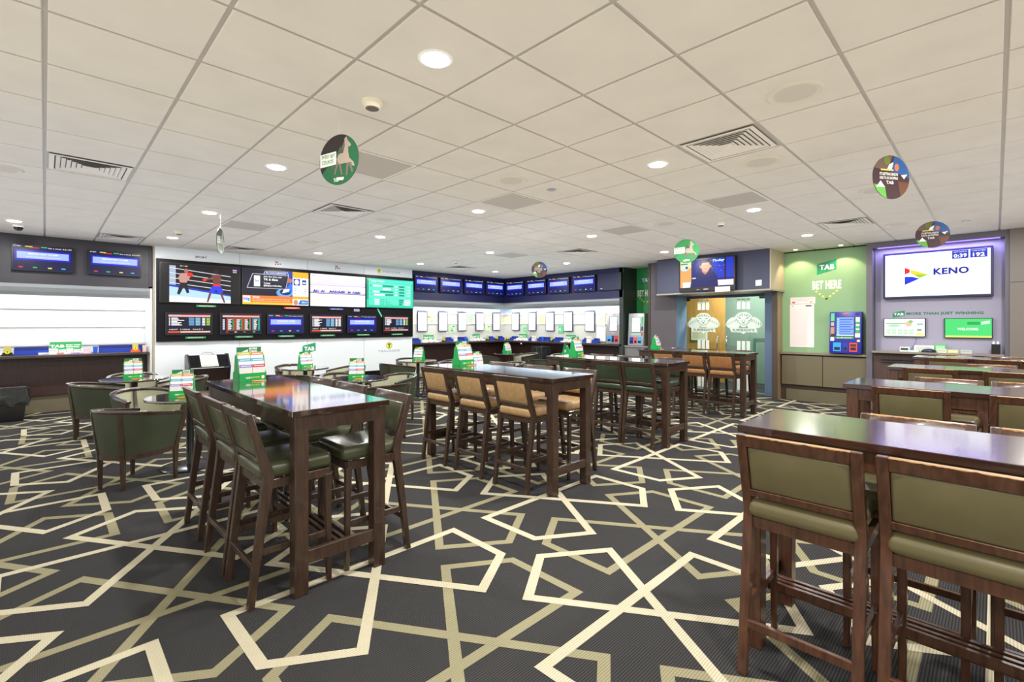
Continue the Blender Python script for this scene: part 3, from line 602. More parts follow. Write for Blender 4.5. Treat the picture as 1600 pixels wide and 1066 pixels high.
m.rect(a, x1, z0, z1, emit('#f8f0e8', 1.1), 6); m.rect(a, x1, z1 - .13, z1, emit('#f8b028', 1.1), 7); m.rect(a + .02, a + .16, z1 - .30, z1 - .15, emit('#1830b0', 1), 8); m.ell(a + .09, z1 - .225, .05, .06, W1, 9); m.rect(a + .21, a + .30, z1 - .28, z1 - .17, emit('#2a4a98', 1), 8); m.rect(a + .22, a + .29, z1 - .25, z1 - .22, W1, 9)
for k in range(3): m.rect(a + .03, a + .08, z1 - .38 - k * .05, z1 - .365 - k * .05, emit('#b8a8b8'), 8); m.rect(a + .25, a + .31, z1 - .38 - k * .05, z1 - .365 - k * .05, emit('#b8a8b8'), 8)
m.rect(a, x1, z0 + .14, z0 + .20, emit('#f8a828', 1.1), 8); m.poly([(a + .12, z0 + .02), (x1 - .01, z0 + .02), (x1 - .01, z0 + .12), (a + .17, z0 + .12)], emit('#1878c8', 1), 9); m.ell(a + .07, z0 + .065, .05, .06, emit('#c89078', 1), 9); m.text('REPLAY', a + .2, x1 - .03, z0 + .05, z0 + .09, W1, 10); m.build('display', t)
# race screen
t, m, R = tv_body('television', 'large bright wall screen showing a distant field of racehorses', 1.375, .77, (5.025, YS, 1.945), 0, .012, .05)
x0, x1, z0, z1 = R; m.rect(x0, x1, z0, z1, emit('#eef4ff', 1.35)); m.poly([(x0, z1 - .20), (x0 + .4, z1 - .13), (x0 + .9, z1 - .19), (x1, z1 - .16), (x1, z1 - .26), (x0, z1 - .25)], emit('#d8d0ee', 1.2), 2)
m.rect(x0, x1, z1 - .262, z1 - .25, emit('#a894d0', 1.1), 3); m.rect(x0, x1, z1 - .44, z1 - .40, emit('#c8b8dc', 1.2), 2); m.rect(x0, x1, z1 - .455, z1 - .44, emit('#5a4c90', 1), 3); m.rect(x0, x1, z0, z0 + .30, emit('#e6f8f2', 1.35), 2)
for k, q in enumerate((.10, .15, .28, .48, .55, .60, .69, .75, .78, .93, 1.05, 1.12, 1.17)):
    c = emit(['#4a3a88', '#8a78c0', '#6a58a8'][k % 3], 1); xx = x0 + q
    m.ell(xx, z1 - .40, .04, .018, c, 4, 12); m.poly([(xx + .025, z1 - .39), (xx + .055, z1 - .36), (xx + .062, z1 - .375), (xx + .04, z1 - .41)], c, 4); m.ell(xx - .005, z1 - .375, .014, .018, c, 5, 10)
    for d in (-.03, -.015, .02, .035): m.poly([(xx + d - .004, z1 - .41), (xx + d + .004, z1 - .41), (xx + d * 1.4 + .003, z1 - .445), (xx + d * 1.4 - .003, z1 - .445)], c, 4)
m.rect(x0 + .05, x0 + .075, z1 - .06, z1 - .04, emit('#e87030'), 4); m.build('display', t)
# odds screen (green)
t, m, R = tv_body('television', 'large wall screen with turquoise green racing odds', 1.38, .755, (6.42, YS, 1.95), 0, .012, .05)
x0, x1, z0, z1 = R; m.rect(x0, x1, z0, z1, emit('#28c8a0', 1.1)); m.rect(x0 + .06, x1 - .06, z0 + .06, z1 - .10, emit('#58e0c0', 1.1), 2); m.rect(x0 + .1, x1 - .03, z1 - .09, z1 - .02, emit('#50e0c8', 1.1), 2); m.rect(x0, x0 + .05, z0 + .2, z1 - .03, emit('#18a080', 1), 3)
m.text('RACE 3  TODAY', x0 + .14, x0 + .5, z1 - .085, z1 - .045, W1, 3, .03); m.text('T', x0 + .06, x0 + .1, z1 - .09, z1 - .03, YEL, 4, .05)
DT = emit('#109880', 1)
for r, (p0, p1) in enumerate(((.42, .75), (.99, .99), (.35, .75), (.5, .75))):
    z = z1 - .20 - r * .075
    if r != 1: m.text(str(r + 1), x0 + .10, x0 + .13, z, z + .04, DT, 4, .04); m.rect(x0 + .18, x0 + p0, z, z + .04, W1, 3); m.rect(x0 + p0 + .02, x0 + p1, z, z + .045, DT, 3)
    else: m.rect(x0 + .45, x0 + .68, z, z + .04, W1, 3)
    m.rect(x0 + .92, x0 + 1.08, z, z + .045, DT, 3); m.text('%d.%d0' % (2 + r, 3 + r), x0 + 1.14, x0 + 1.26, z + .005, z + .04, W1, 3); m.rect(x0 + .80, x0 + .87, z + .005, z + .035, W1, 3)
m.rect(x0 + .17, x0 + .2, z1 - .42, z1 - .385, emit('#e04830'), 5)
for r in range(3):
    z = z0 + .07 + r * .055; m.rect(x0 + .22, x0 + .35, z, z + .035, W1, 3)
    for k in range(5 + (2 - r) * 2): m.rect(x0 + .38 + k * .04, x0 + .395 + k * .04, z, z + .035, DT, 3)
    m.rect(x0 + .92, x0 + 1.02 + r * .02, z, z + .04, DT, 3); m.rect(x0 + 1.08, x0 + 1.26, z, z + .035, W1, 3)
m.build('display', t)
# six small screens
SMALL = [(2.02, 'a', 'small wall screen listing runners with an orange footer, below the boxers'), (2.925, 'o', 'small wall screen with three orange framed columns'), (3.82, 'b', 'small wall screen with pale blue banner, below the chat advert'), (4.735, 'w', 'small wall screen listing runners, below the race screen'), (5.63, 'b', 'small wall screen with pale blue banner, beside the odds screen'), (6.59, 's', 'small wall screen listing runners at the far end of the lower row')]
for x, kd, l in SMALL:
    t, m, R = tv_body('television', l, .78, .44, (x, YS, 1.32), 0, .02, .045, group='small screens in the lower row of the white wall')
    if kd == 'b': content_blue(m, R, 'SPORTING FORM')
    else: content_odds(m, R, kd == 'o', kd in 'as')
    m.build('display', t)
TAGS = [(2.3, 1.925, 'EMIRATES RACING', '#1d7a48'), (3.95, 1.925, 'ENTERTAINMENT 1', '#c83030'), (4.97, 1.925, 'NEWCASTLE 2', '#2a3a90'), (2.12, 1.30, 'GREYHOUNDS SYDNEY', '#1d7a48'), (2.98, 1.30, 'RANDWICK ODDS 3', '#1d7a48'), (3.83, 1.30, 'SCHEDULED TO RUN', '#1d7a48'), (4.76, 1.30, 'MELBOURNE RACES', '#1d7a48'), (5.66, 1.30, 'FORM', '#1d7a48'), (6.62, 1.30, 'DOUBLES', '#1d7a48')]
for x, z, s, c in TAGS:
    m = MB(); m.y0 = -.046; m.rect(-.17, .17, -.02, .02, mat(c, .5)); m.box(-.17, .17, -.046, -.001, -.02, .02, mat(c, .5)); m.text(s, -.13, .13, -.011, .011, WHITE, 3, .0)
    o = m.build('screen_tag'); o.location = (x, YS, z - .03); tag(o, 'small %s strip label reading %s below a screen' % ({'#1d7a48': 'green', '#c83030': 'red'}.get(c, 'blue'), s), 'strip label')
m = MB(); m.box(-.07, .07, -.01, 0, -.03, .03, mat('#b8b0e0', .5)); m.y0 = -.01; m.text('DRAW', -.05, .05, -.015, .015, DK, 1); o = m.build('screen_tag'); o.location = (5.5, YS, 1.88); tag(o, 'pale purple card stuck between the race and odds screens', 'strip label')
m = MB(); m.poly([(-.08, .1), (-.05, .12), (.08, -.1), (.05, -.12)], mat('#4cc0a0', .5)); o = m.build('screen_tag'); o.location = (6.13, YS, 1.83); tag(o, 'slanted turquoise strip hanging below the odds screen', 'strip label')
# the two on the charcoal fascia
for x, l in ((-.015, 'wall screen with blue meeting banner on the charcoal wall, outer one'), (.91, 'wall screen with blue meeting banner on the charcoal wall, next to the white wall')):
    t, m, R = tv_body('television', l, .74, .43, (x, WY - .012, 2.41), 0, .012, .07); content_blue(m, R, 'MEETING NEXT TO JUMP', True); m.build('display', t)
m = MB(); m.box(-.02, .02, -.012, 0, -.02, .02, BLK); o = m.build('power_socket'); o.location = (1.36, WY, 2.46); tag(o, 'tiny black socket on the charcoal wall beside a screen', 'socket')
# corner fascia
for i, x in enumerate((7.585, 8.445, 9.315, 10.185)):
    t, m, R = tv_body('television', 'blue wall screen on the navy fascia, %s from the white wall' % loc_n[i], .745, .43, (x, WY - .012, 2.45), 0, .012, .07, group='blue screens on the navy fascia'); content_blue(m, R, 'HARNESS RACING'); m.build('display', t)
for i, y in enumerate((10.64, 9.725, 8.85, 7.95)):
    t, m, R = tv_body('television', 'blue wall screen on the navy fascia past the corner, %s from the corner' % loc_n[i], .76, .45, (WX - .012, y, 2.43), RX, .012, .07, group='blue screens on the navy fascia'); content_blue(m, R, 'GREYHOUND RACING'); m.build('display', t)
t, m, R = tv_body('television', 'switched off glossy wall screen at the end of the navy fascia', .72, .45, (WX - .012, 7.12, 2.43), RX, .01, .07); m.rect(*R, mat('#131c44', .28)); m.rect(R[0] + .08, R[0] + .14, R[2] + .03, R[2] + .045, WHITE, 2); m.build('display', t)

# ------------------------------------------------------------------ terminals
def terminal(name, label, W, H_, D, loc, rz, body, kind):
    t = thing(name, label, 'betting terminal', loc, rz)
    m = MB(); tl = .06
    m.hexa([(-W / 2, -D, 0), (W / 2, -D, 0), (W / 2, 0, 0), (-W / 2, 0, 0), (-W / 2, -D + tl, H_), (W / 2, -D + tl, H_), (W / 2, 0, H_), (-W / 2, 0, H_)], body); cab = m.build('cabinet', t, bevel=.012, seg=2)
    yf = lambda z: -D + tl * z / H_ - .002
    def fr(mm, x0, x1, z0, z1, col, k=1):
        o_ = -.0012 * k; mm.add([(x0, yf(z0) + o_, z0), (x1, yf(z0) + o_, z0), (x1, yf(z1) + o_, z1), (x0, yf(z1) + o_, z1)], [(0, 1, 2, 3)], col)
    m = MB(); sx0, sx1 = (-W * .27, W * .27); sz0, sz1 = H_ * .42, H_ * .87
    fr(m, sx0 - .012, sx1 + .012, sz0 - .012, sz1 + .012, BLK, 1)
    if kind == 'blue':
        fr(m, sx0, sx1, sz0, sz1, emit('#7aa0f0', 1.15), 2)
        for k in range(7): fr(m, sx0 + .05, sx1 - .01 - .04 * (k % 2), sz0 + .03 + k * .045, sz0 + .045 + k * .045, emit('#4060d0', 1), 3); fr(m, sx0 + .01, sx0 + .035, sz0 + .03 + k * .045, sz0 + .055 + k * .045, emit('#a8e8e0', 1), 3)
        fr(m, sx0, sx1, sz0, sz0 + .025, emit('#c8e0ff', 1.1), 4)
    else:
        fr(m, sx0, sx1, sz0, sz1, emit('#e4ecff' if kind == 'silver' else '#ffffff', 1.2), 2)
        if kind == 'silver': fr(m, sx0 + .07, sx1 - .05, sz0 + .17, sz0 + .27, emit('#ffffff', 1.3), 3)
        else:
            m.add([(-.06, yf(.5) - .006, H_ * .66), (-.035, yf(.5) - .006, H_ * .675), (-.06, yf(.5) - .006, H_ * .69)], [(0, 1, 2)], emit('#206040', 1)); fr(m, -.02, .08, H_ * .668, H_ * .68, emit('#a0a8b0', 1), 3)
    m.build('touchscreen', cab)
    if kind == 'blue': sl = [('#18a0f0', -.37, -.12), ('#1c2aa0', -.08, .10), ('#e04838', .14, .38)]
    elif kind == 'silver': sl = [('#1c2ab0', -.38, -.14), ('#e8502c', -.11, .10), ('#38a8e8', .13, .38)]
    else: sl = [('#38a8e8', -.42, -.14), ('#1c2a80', -.10, .10), ('#e03828', .14, .38)]
    for c, a, b in sl:
        m = MB(); fr(m, W * a, W * b, H_ * .05, H_ * .26, mat(c, .4), 1); fr(m, W * (a + .035), W * (b - .035), H_ * .08, H_ * .15, BLK, 2)
        if c == '#e04838': fr(m, W * (a + .03), W * (b - .03), H_ * .17, H_ * .23, mat('#501010', .4), 2)
        m.build('payment_slot', cab)
    def stk(x0, x1, z0, z1, col, k=1):
        q = MB(); fr(q, x0, x1, z0, z1, col, k); q.build('sticker', cab)
    if kind == 'blue':
        stk(-W * .46, -W * .34, H_ * .78, H_ * .97, mat('#5cc890', .5)); stk(-W * .46, -W * .34, H_ * .65, H_ * .76, BLK); stk(-W * .45, -W * .35, H_ * .66, H_ * .75, mat('#b8b0a8', .5), 2); stk(-W * .46, -W * .34, H_ * .42, H_ * .63, mat('#b88868', .5)); stk(-W * .45, -W * .34, H_ * .40, H_ * .47, mat('#3a2820', .5), 2); stk(-W * .46, -W * .34, H_ * .30, H_ * .39, WHITE)
        stk(W * .32, W * .45, H_ * .76, H_ * .87, mat('#cfe8d8', .5)); stk(W * .32, W * .45, H_ * .50, H_ * .75, mat('#38a860', .5)); stk(W * .33, W * .44, H_ * .57, H_ * .60, WHITE, 2); stk(W * .33, W * .44, H_ * .66, H_ * .70, WHITE, 2); stk(W * .31, W * .46, H_ * .39, H_ * .49, WHITE)
        stk(-W * .30, W * .27, H_ * .355, H_ * .40, mat('#3fa848', .5)); q = MB(); q.y0 = yf(H_ * .38) - .003; q.text('BET HERE AND NOW', -W * .24, W * .21, H_ * .362, H_ * .392, WHITE, 1, .02); q.build('lettering', cab)
        stk(-.04, .05, H_ * .94, H_ * .975, mat('#e06080', .5)); stk(W * .31, W * .42, H_ * .91, H_ * .975, mat('#0c1a80', .4)); stk(W * .37, W * .46, H_ * .285, H_ * .335, mat('#e8d890', .5))
    else:
        stk(-W * .3, W * .3, H_ * .33, H_ * .37, mat('#a8d8c8', .5)) if kind == 'silver' else stk(-.05, .06, H_ * .34, H_ * .365, mat('#e8b8c0', .5))
        stk(W * .33, W * .45, H_ * .62, H_ * .9, mat('#58c088' if kind == 'silver' else '#b8d8e8', .5)); stk(-W * .46, -W * .38, H_ * .6, H_ * .88, mat('#8cc8a8' if kind == 'silver' else '#c8ccd0', .5)); stk(-.03, .05, H_ * .94, H_ * .965, mat('#f08080', .5))
        if kind == 'silver': stk(W * .34, W * .45, H_ * .30, H_ * .42, mat('#a86848', .5)); stk(W * .34, W * .45, H_ * .46, H_ * .60, mat('#303848', .5))
        return t
SILV = mat('#b8bcc0', .35, .3, name='silver_paint')
terminal('betting_terminal', 'grey silver betting terminal on the end of the dark corner counter', .42, .83, .3, (11.16, 7.2, 1.01), RX, mat('#a8a8aa', .4, .2, name='grey_paint'), 'grey')
terminal('betting_terminal', 'silver betting terminal on the grey plinth before the narrow green recess', .45, .82, .3, (11.05, 6.45, .99), RX, SILV, 'silver')
terminal('betting_terminal', 'royal blue betting terminal on the khaki cabinet ledge', .50, .78, .22, (10.88, 1.98, .985), RX, mat('#2a2f9c', .35, name='royal_blue_paint'), 'blue')

# ------------------------------------------------------------------ right hand walls
DG = mat('#2e3631', .5, name='dark_green_grey')
m = MB(); m.box(WX, 11.4, 6.74, 6.86, 0, CEIL, DG); struct(m, 'wall_terminal_return')
m = MB(); m.box(11.3, 11.4, 5.5, 6.74, 0, CEIL, mat('#2f9a52', .6, name='green_recess_paint')); struct(m, 'wall_green_recess')
t = thing('plinth_cabinet', 'low grey plinth cabinet under the silver terminal', 'cabinet', (0, 0, 0))
m = MB(); m.box(10.70, 11.29, 5.95, 6.735, 0, .945, mat('#6c6d6c', .5)); m.build('body', t); m = MB(); m.box(10.68, 11.29, 5.93, 6.737, .945, .985, mat('#8a8b88', .45)); m.build('top', t, bevel=.003)
m = MB(); m.box(10.685, 10.70, 6.0, 6.69, .08, .91, mat('#77787a', .5)); m.build('door_panel', t)
FRM = mat('#6f86a8', .4, .2, name='blue_grey_frame')
BROWN = mat('#5d4f47', .5, name='brown_laminate')
m = MB(); m.box(10.45, 11.3, 5.86, 5.92, 0, CEIL, mat('#43362f', .5)); m.box(10.46, 11.0, 5.21, 5.86, 0, CEIL, mat('#57535a', .5, name='mauve_grey_laminate')); m.box(10.47, 11.0, 5.203, 5.21, 0, 2.195, FRM); m.box(10.455, 10.462, 5.21, 5.86, 2.18, 2.185, DK); struct(m, 'wall_door_side')
m = MB(); m.box(10.05, 11.2, 3.08, 5.46, 2.215, CEIL, SLATE); m.box(10.035, 11.2, 3.06, 5.47, 2.195, 2.225, mat('#9a968e', .4, .3))
m.box(10.05, 11.2, 3.065, 3.08, 2.215, CEIL, mat('#b8a890', .5)); struct(m, 'wall_bulkhead')
OAKW = noisy('column_laminate', '#8a7258', '#9c8468', 8, .4, 0, (6, 6, .6))
m = MB(); m.box(10.52, 11.2, 3.10, 3.16, 0, CEIL, OAKW); m.box(10.50, 10.52, 3.08, 3.18, 0, CEIL, mat('#4a4038', .5)); struct(m, 'wall_column')
# door frame and doors in plane x = 11.05
m = MB(); m.box(11.0, 11.1, 5.27, 5.50, 0, 2.215, FRM); m.box(11.0, 11.1, 3.16, 3.47, 0, 2.215, FRM); m.box(11.0, 11.1, 3.47, 5.27, 2.14, 2.215, mat('#4c4e6a', .5)); m.box(10.985, 11.0, 3.16, 3.47, 0, .10, FRM)
struct(m, 'door_frame')
def glass_mat():
    g = bpy.data.materials.new('clear_glass'); g.use_nodes = True; t = g.node_tree; N = t.nodes; L = t.links
    for n in list(N): N.remove(n)
    o = N.new('ShaderNodeOutputMaterial'); mx = N.new('ShaderNodeMixShader'); tr = N.new('ShaderNodeBsdfTransparent'); gl = N.new('ShaderNodeBsdfGlossy')
    tr.inputs[0].default_value = (.86, .95, .92, 1); gl.inputs['Roughness'].default_value = .02; fr = N.new('ShaderNodeFresnel'); fr.inputs[0].default_value = 1.5
    ge = N.new('ShaderNodeNewGeometry'); su = N.new('ShaderNodeMath'); su.operation = 'SUBTRACT'; su.inputs[0].default_value = 1; L.new(ge.outputs['Backfacing'], su.inputs[1]); mu = N.new('ShaderNodeMath'); mu.operation = 'MULTIPLY'; L.new(fr.outputs[0], mu.inputs[0]); L.new(su.outputs[0], mu.inputs[1]); L.new(mu.outputs[0], mx.inputs[0]); L.new(tr.outputs[0], mx.inputs[1]); L.new(gl.outputs[0], mx.inputs[2]); L.new(mx.outputs[0], o.inputs[0]); return g
GLASS = glass_mat()
def film_mat():
    g = bpy.data.materials.new('frosted_film'); g.use_nodes = True; t = g.node_tree; N = t.nodes; L = t.links
    for n in list(N): N.remove(n)
    o = N.new('ShaderNodeOutputMaterial'); d = N.new('ShaderNodeBsdfDiffuse'); tl = N.new('ShaderNodeBsdfTranslucent'); tr = N.new('ShaderNodeBsdfTransparent'); a = N.new('ShaderNodeAddShader'); mx = N.new('ShaderNodeMixShader')
    d.inputs[0].default_value = (.5, .5, .5, 1); tl.inputs[0].default_value = (.45, .46, .455, 1); mx.inputs[0].default_value = .15
    L.new(d.outputs[0], a.inputs[0]); L.new(tl.outputs[0], a.inputs[1]); L.new(a.outputs[0], mx.inputs[1]); L.new(tr.outputs[0], mx.inputs[2]); L.new(mx.outputs[0], o.inputs[0]); return g
FILM = film_mat()
def crest(m):
    # animal crest: broad striped head, two clawed paws reaching outwards, mirrored lettering on a ribbon
    G = mat('#a3b3ad', .6, name='etched_lines')
    for sg in (-1, 1):
        m.poly([(sg * .06, .02), (sg * .13, .12), (sg * .20, .165), (sg * .27, .15), (sg * .33, .10), (sg * .375, .03), (sg * .385, -.02), (sg * .33, -.075), (sg * .24, -.085), (sg * .10, -.08)], FILM, 1)
        for k in range(5):
            a = sg * (.17 + k * .045); z = .12 - k * .022
            m.poly([(a, z), (a + sg * .012, z + .004), (a + sg * .004 + sg * .012, z - .075), (a + sg * .002, z - .06)], G, 2)
        for k in range(4):
            a = sg * (.20 + k * .045); z = -.055 + k * .012
            m.poly([(a, z), (a + sg * .02, z + .005), (a + sg * .022, z - .035)], FILM, 2)
    m.poly([(-.19, .15), (-.165, .20), (-.10, .255), (-.04, .27), (.04, .27), (.10, .255), (.165, .20), (.19, .15), (.175, .09), (.12, .03), (.06, -.04), (.03, -.06), (-.03, -.06), (-.06, -.04), (-.12, .03), (-.175, .09)], FILM, 3)
    for sg in (-1, 1):
        m.poly([(sg * .155, .14), (sg * .135, .085), (sg * .075, .02), (sg * .04, -.035), (sg * .048, -.035), (sg * .085, .015), (sg * .145, .08), (sg * .165, .14)], G, 5)
        m.poly([(sg * .035, .13), (sg * .08, .155), (sg * .115, .15), (sg * .08, .125)], G, 5)
        m.poly([(sg * .012, .19), (sg * .03, .245), (sg * .05, .24), (sg * .02, .18)], G, 5); m.poly([(sg * .05, .185), (sg * .09, .235), (sg * .105, .22), (sg * .06, .175)], G, 5)
        m.poly([(sg * .095, .18), (sg * .14, .20), (sg * .15, .18), (sg * .11, .17)], G, 5); m.poly([(sg * .09, .09), (sg * .13, .10), (sg * .12, .08)], G, 5); m.poly([(sg * .02, .10), (sg * .03, .05), (sg * .04, .05), (sg * .03, .11)], G, 5)
        m.poly([(sg * .012, .0), (sg * .04, .012), (sg * .03, -.02)], G, 5)
    m.poly([(-.03, .045), (.03, .045), (.012, .02), (-.012, .02)], G, 6); m.rect(-.02, .02, -.03, -.02, G, 6)
    m.poly([(-.30, -.085), (.27, -.07), (.29, -.20), (.27, -.175), (.05, -.175), (0, -.215), (-.05, -.18), (-.26, -.175)], FILM, 4)
    m.text('TIGERS', -.24, .25, -.16, -.10, G, 6, .05, mirror=True, shear=-.02); m.text('WESTS', -.1, .1, -.092, -.075, G, 6, .03, mirror=True)
def leaf(name, label, y0, y1, hx):
    t = thing(name, label, 'glass door', (11.05, (y0 + y1) / 2, 0), RX); W = y1 - y0 - .006
    m = MB(); m.box(-W / 2, W / 2, -.006, .006, .01, 2.135, GLASS); pane = m.build('pane', t)
    m = MB(); m.y0 = -.008; crest(m); m.v = [(x, y, z + 1.53) for x, y, z in m.v]; m.build('etched_crest', pane)
    m = MB(); m.y0 = -.007; o_ = 0
    for k in range(3):
        xx = o_ - .10 + k * .10; 
        for za, zb in ((1.87, 2.10), (.06, 1.16)):
            m = MB(); m.y0 = -.007; m.rect(xx - .038, xx + .038, za, zb, FILM); m.build('frosted_strip', pane)
    m = MB(); xx = hx * (W / 2 - .10)
    m.tube([(xx, -.007, .95), (xx, -.06, .95), (xx, -.07, .96), (xx, -.07, 1.22), (xx, -.06, 1.24), (xx, -.007, 1.24)], .013, CHROME); m.build('handle', t, smooth=True, ang=60)
    m = MB(); m.box(-W / 2, W / 2, -.018, .018, .01, .045, ALU); m.build('bottom_rail', t)
    for zz in (1.98,):
        m = MB(); m.box(-hx * W / 2 - .0, -hx * (W / 2 - .12), -.016, .016, 2.09, 2.135, BLK); m.build('hinge', t)
leaf('door_1', 'glass door with etched crest, oak panelling seen behind', 4.37, 5.27, 1)
leaf('door_2', 'glass door with etched crest, next to the khaki cabinet', 3.47, 4.37, -1)
for n in ('door_1', 'door_2'): bpy.data.objects[n]['kind'] = 'thing'
# lobby behind the doors
OAK = noisy('oak_veneer', '#b9803a', '#d39a50', 6, .4, 0, (5, 5, .5))
m = MB(); m.box(13.2, 13.3, 2.0, 8.0, 0, CEIL, mat('#76897f', .6)); struct(m, 'wall_lobby_back')
m = MB(); m.box(11.4, 13.3, 7.0, 7.1, 0, CEIL, mat('#d9ddcf', .6)); m.box(11.2, 13.3, 2.9, 3.0, 0, CEIL, mat('#6f857f', .6)); struct(m, 'wall_lobby_side')
m = MB(); m.box(12.7, 12.8, 5.0, 6.05, 0, 2.6, OAK); o = m.build('oak_panel'); tag(o, 'warm oak panel wall seen through the first glass door', 'wall panel')
m = MB(); m.box(-.22, .22, -.02, 0, 0, .62, WHITE); m.y0 = -.02; m.rect(-.18, .18, .05, .5, mat('#e8d8b8', .5)); m.text('WELCOME', -.16, .16, .53, .58, DK, 1); o = m.build('notice_board'); o.location = (12.69, 5.65, 1.1); o.rotation_euler = (0, 0, RX); tag(o, 'white framed notice on the oak wall behind the glass', 'notice')
m = MB(); m.box(-.5, .5, -.03, 0, 0, .1, mat('#6a8a80', .4)); m.box(-.5, -.45, -.03, 0, -1.1, .0, mat('#6a8a80', .4)); m.box(.45, .5, -.03, 0, -1.1, .0, mat('#6a8a80', .4)); o = m.build('lobby_gate'); o.location = (12.2, 3.6, 1.1); o.rotation_euler = (0, 0, RX); tag(o, 'green grey metal gate seen behind the second glass door', 'gate')
light_area('lobby_light', (12.0, 4.3, CEIL - .05), (0, 0, 0), .6, 110, (1, .95, .85))
# tv above door
t, m, R = tv_body('television', 'black television above the glass doors showing a man in a navy shirt', 1.19, .70, (10.03, 4.285, 2.235), RX, .03, .09, .09)
x0, x1, z0, z1 = R; w_ = x1 - x0; h = z1 - z0; X = lambda a: x0 + w_ * a; Z = lambda a: z0 + h * a
m.rect(x0, x1, z0, z1, emit('#0a1478', 1)); m.rect(X(0), X(.22), Z(0), Z(1), emit('#f0a058', 1.1), 2); m.rect(X(0), X(.22), Z(.72), Z(1), emit('#d8d8a0', 1.1), 3); m.rect(X(.01), X(.15), Z(.86), Z(.9), emit('#3a7ab0', 1), 4); m.ell(X(.09), Z(.7), .09, .045, emit('#b8e0f0', 1.1), 4); m.ell(X(.13), Z(.74), .03, .03, emit('#305080', 1), 5)
m.poly([(X(.7), Z(.3)), (X(1), Z(.3)), (X(1), Z(1)), (X(.6), Z(1))], emit('#1030c0', 1), 2); m.rect(X(.84), X(.87), Z(.2), Z(1), emit('#080828', .6), 3); m.rect(X(.05), X(.24), Z(0), Z(.2), emit('#f0e0e0', 1.1), 4); m.rect(X(.7), X(1), Z(.02), Z(.22), emit('#e8dce8', 1.1), 3)
random.seed(3)
for k in range(26): a = X(.24 + random.random() * .6); b = Z(.5 + random.random() * .48); m.rect(a, a + .012, b, b + .008, emit(['#c8e0ff', '#5a8ae8', '#e05868'][k % 3], 1.1), 4)
m.text('Today', X(.62), X(.84), Z(.86), Z(.97), emit('#b8e0ff', 1.2), 5, .04, shear=.02)
m.poly([(X(.2), Z(0)), (X(.23), Z(.38)), (X(.4), Z(.57)), (X(.47), Z(.6)), (X(.56), Z(.6)), (X(.62), Z(.57)), (X(.71), Z(.38)), (X(.73), Z(0))], emit('#141a68', .9), 6); m.poly([(X(.42), Z(.56)), (X(.49), Z(.44)), (X(.55), Z(.56)), (X(.53), Z(.62)), (X(.44), Z(.62))], emit('#c88468', 1), 7)
m.ell(X(.495), Z(.74), .092, .115, emit('#e8a888', 1.1), 8); m.poly([(X(.41), Z(.8)), (X(.42), Z(.93)), (X(.49), Z(.97)), (X(.57), Z(.93)), (X(.585), Z(.8)), (X(.56), Z(.87)), (X(.43), Z(.87))], emit('#3a2420', .8), 9)
m.ell(X(.4), Z(.73), .018, .03, emit('#d89878', 1), 7); m.ell(X(.59), Z(.73), .018, .03, emit('#d89878', 1), 7); m.rect(X(.455), X(.48), Z(.76), Z(.775), emit('#5a3428', .9), 9); m.rect(X(.51), X(.54), Z(.76), Z(.775), emit('#5a3428', .9), 9); m.rect(X(.47), X(.53), Z(.645), Z(.66), emit('#b06858', 1), 9); m.rect(X(.24), X(.31), Z(.31), Z(.35), emit('#c8d8ff', 1.1), 8)
m.build('display', t)
m = MB(); m.y0 = -.09; m.rect(-.05, .05, .03, .05, ALU); m.rect(-.2, -.14, .03, .04, ALU); m.build('control_strip', t)
m = MB(); m.box(-.15, .15, -.01, 0, 0, .10, WHITE); m.y0 = -.01; m.rect(-.14, .12, .01, .018, mat('#c04848', .5)); m.text('CLUB MEMBERS', -.12, .12, .06, .08, mat('#5c8aa8', .5), 1, .0); o = m.build('notice_card'); o.location = (9.925, 3.93, 2.205); o.rotation_euler = (0, 0, RX); tag(o, 'small white card standing in front of the television above the doors', 'card')
m = MB(); m.box(-.055, .055, -.012, 0, -.055, .055, WHITE); o = m.build('wall_box'); o.location = (10.048, 3.28, 2.35); o.rotation_euler = (0, 0, RX); tag(o, 'small white square box on the slate bulkhead', 'wall box')
# green wall
m = MB(); m.box(10.9, 11.0, 1.63, 3.10, 0, CEIL, GREENW); m.box(10.88, 10.9, 1.60, 3.10, CEIL - .03, CEIL, BLK); struct(m, 'wall_green')
def bet_sign(m, s=1.0):
    tab_logo(m, 1.12); m.text('BET HERE', -.24, .24, -.43, -.26, WHITE, 1, .045)
    for k in range(4):
        for sg in (-1, 1):
            x = sg * (.17 - k * .056); z = -.47 - k * .05
            m.poly([(x - .028, z), (x + .005, z + .022), (x + .028, z), (x - .005, z - .022)], mat('#f2f060', .5), 1)
sign('wall_sign', 'green TAB sign over white BET HERE lettering on the pale green wall', 'sign', (10.9, 2.32, 2.65), RX, bet_sign)
sign('wall_sign', 'partly hidden TAB and BET HERE sign in the narrow green recess', 'sign', (11.3, 6.47, 2.70), RX, lambda m: bet_sign(m))
t = thing('rules_poster', 'tall white printed sheet on the pale green wall', 'poster', (10.9, 2.745, 1.07), RX)
m = MB(); m.box(-.215, .215, -.006, 0, 0, .87, mat('#f4eeee', .5)); m.y0 = -.006
for k in range(34): m.rect(-.18, .17 - .1 * ((k * 7) % 5) / 5, .05 + k * .0215, .055 + k * .0215, mat('#e4dcdc', .6))
m.rect(.07, .17, .82, .845, DK); m.rect(-.18, -.15, .82, .835, mat('#d88888', .5)); m.build('sheet', t)
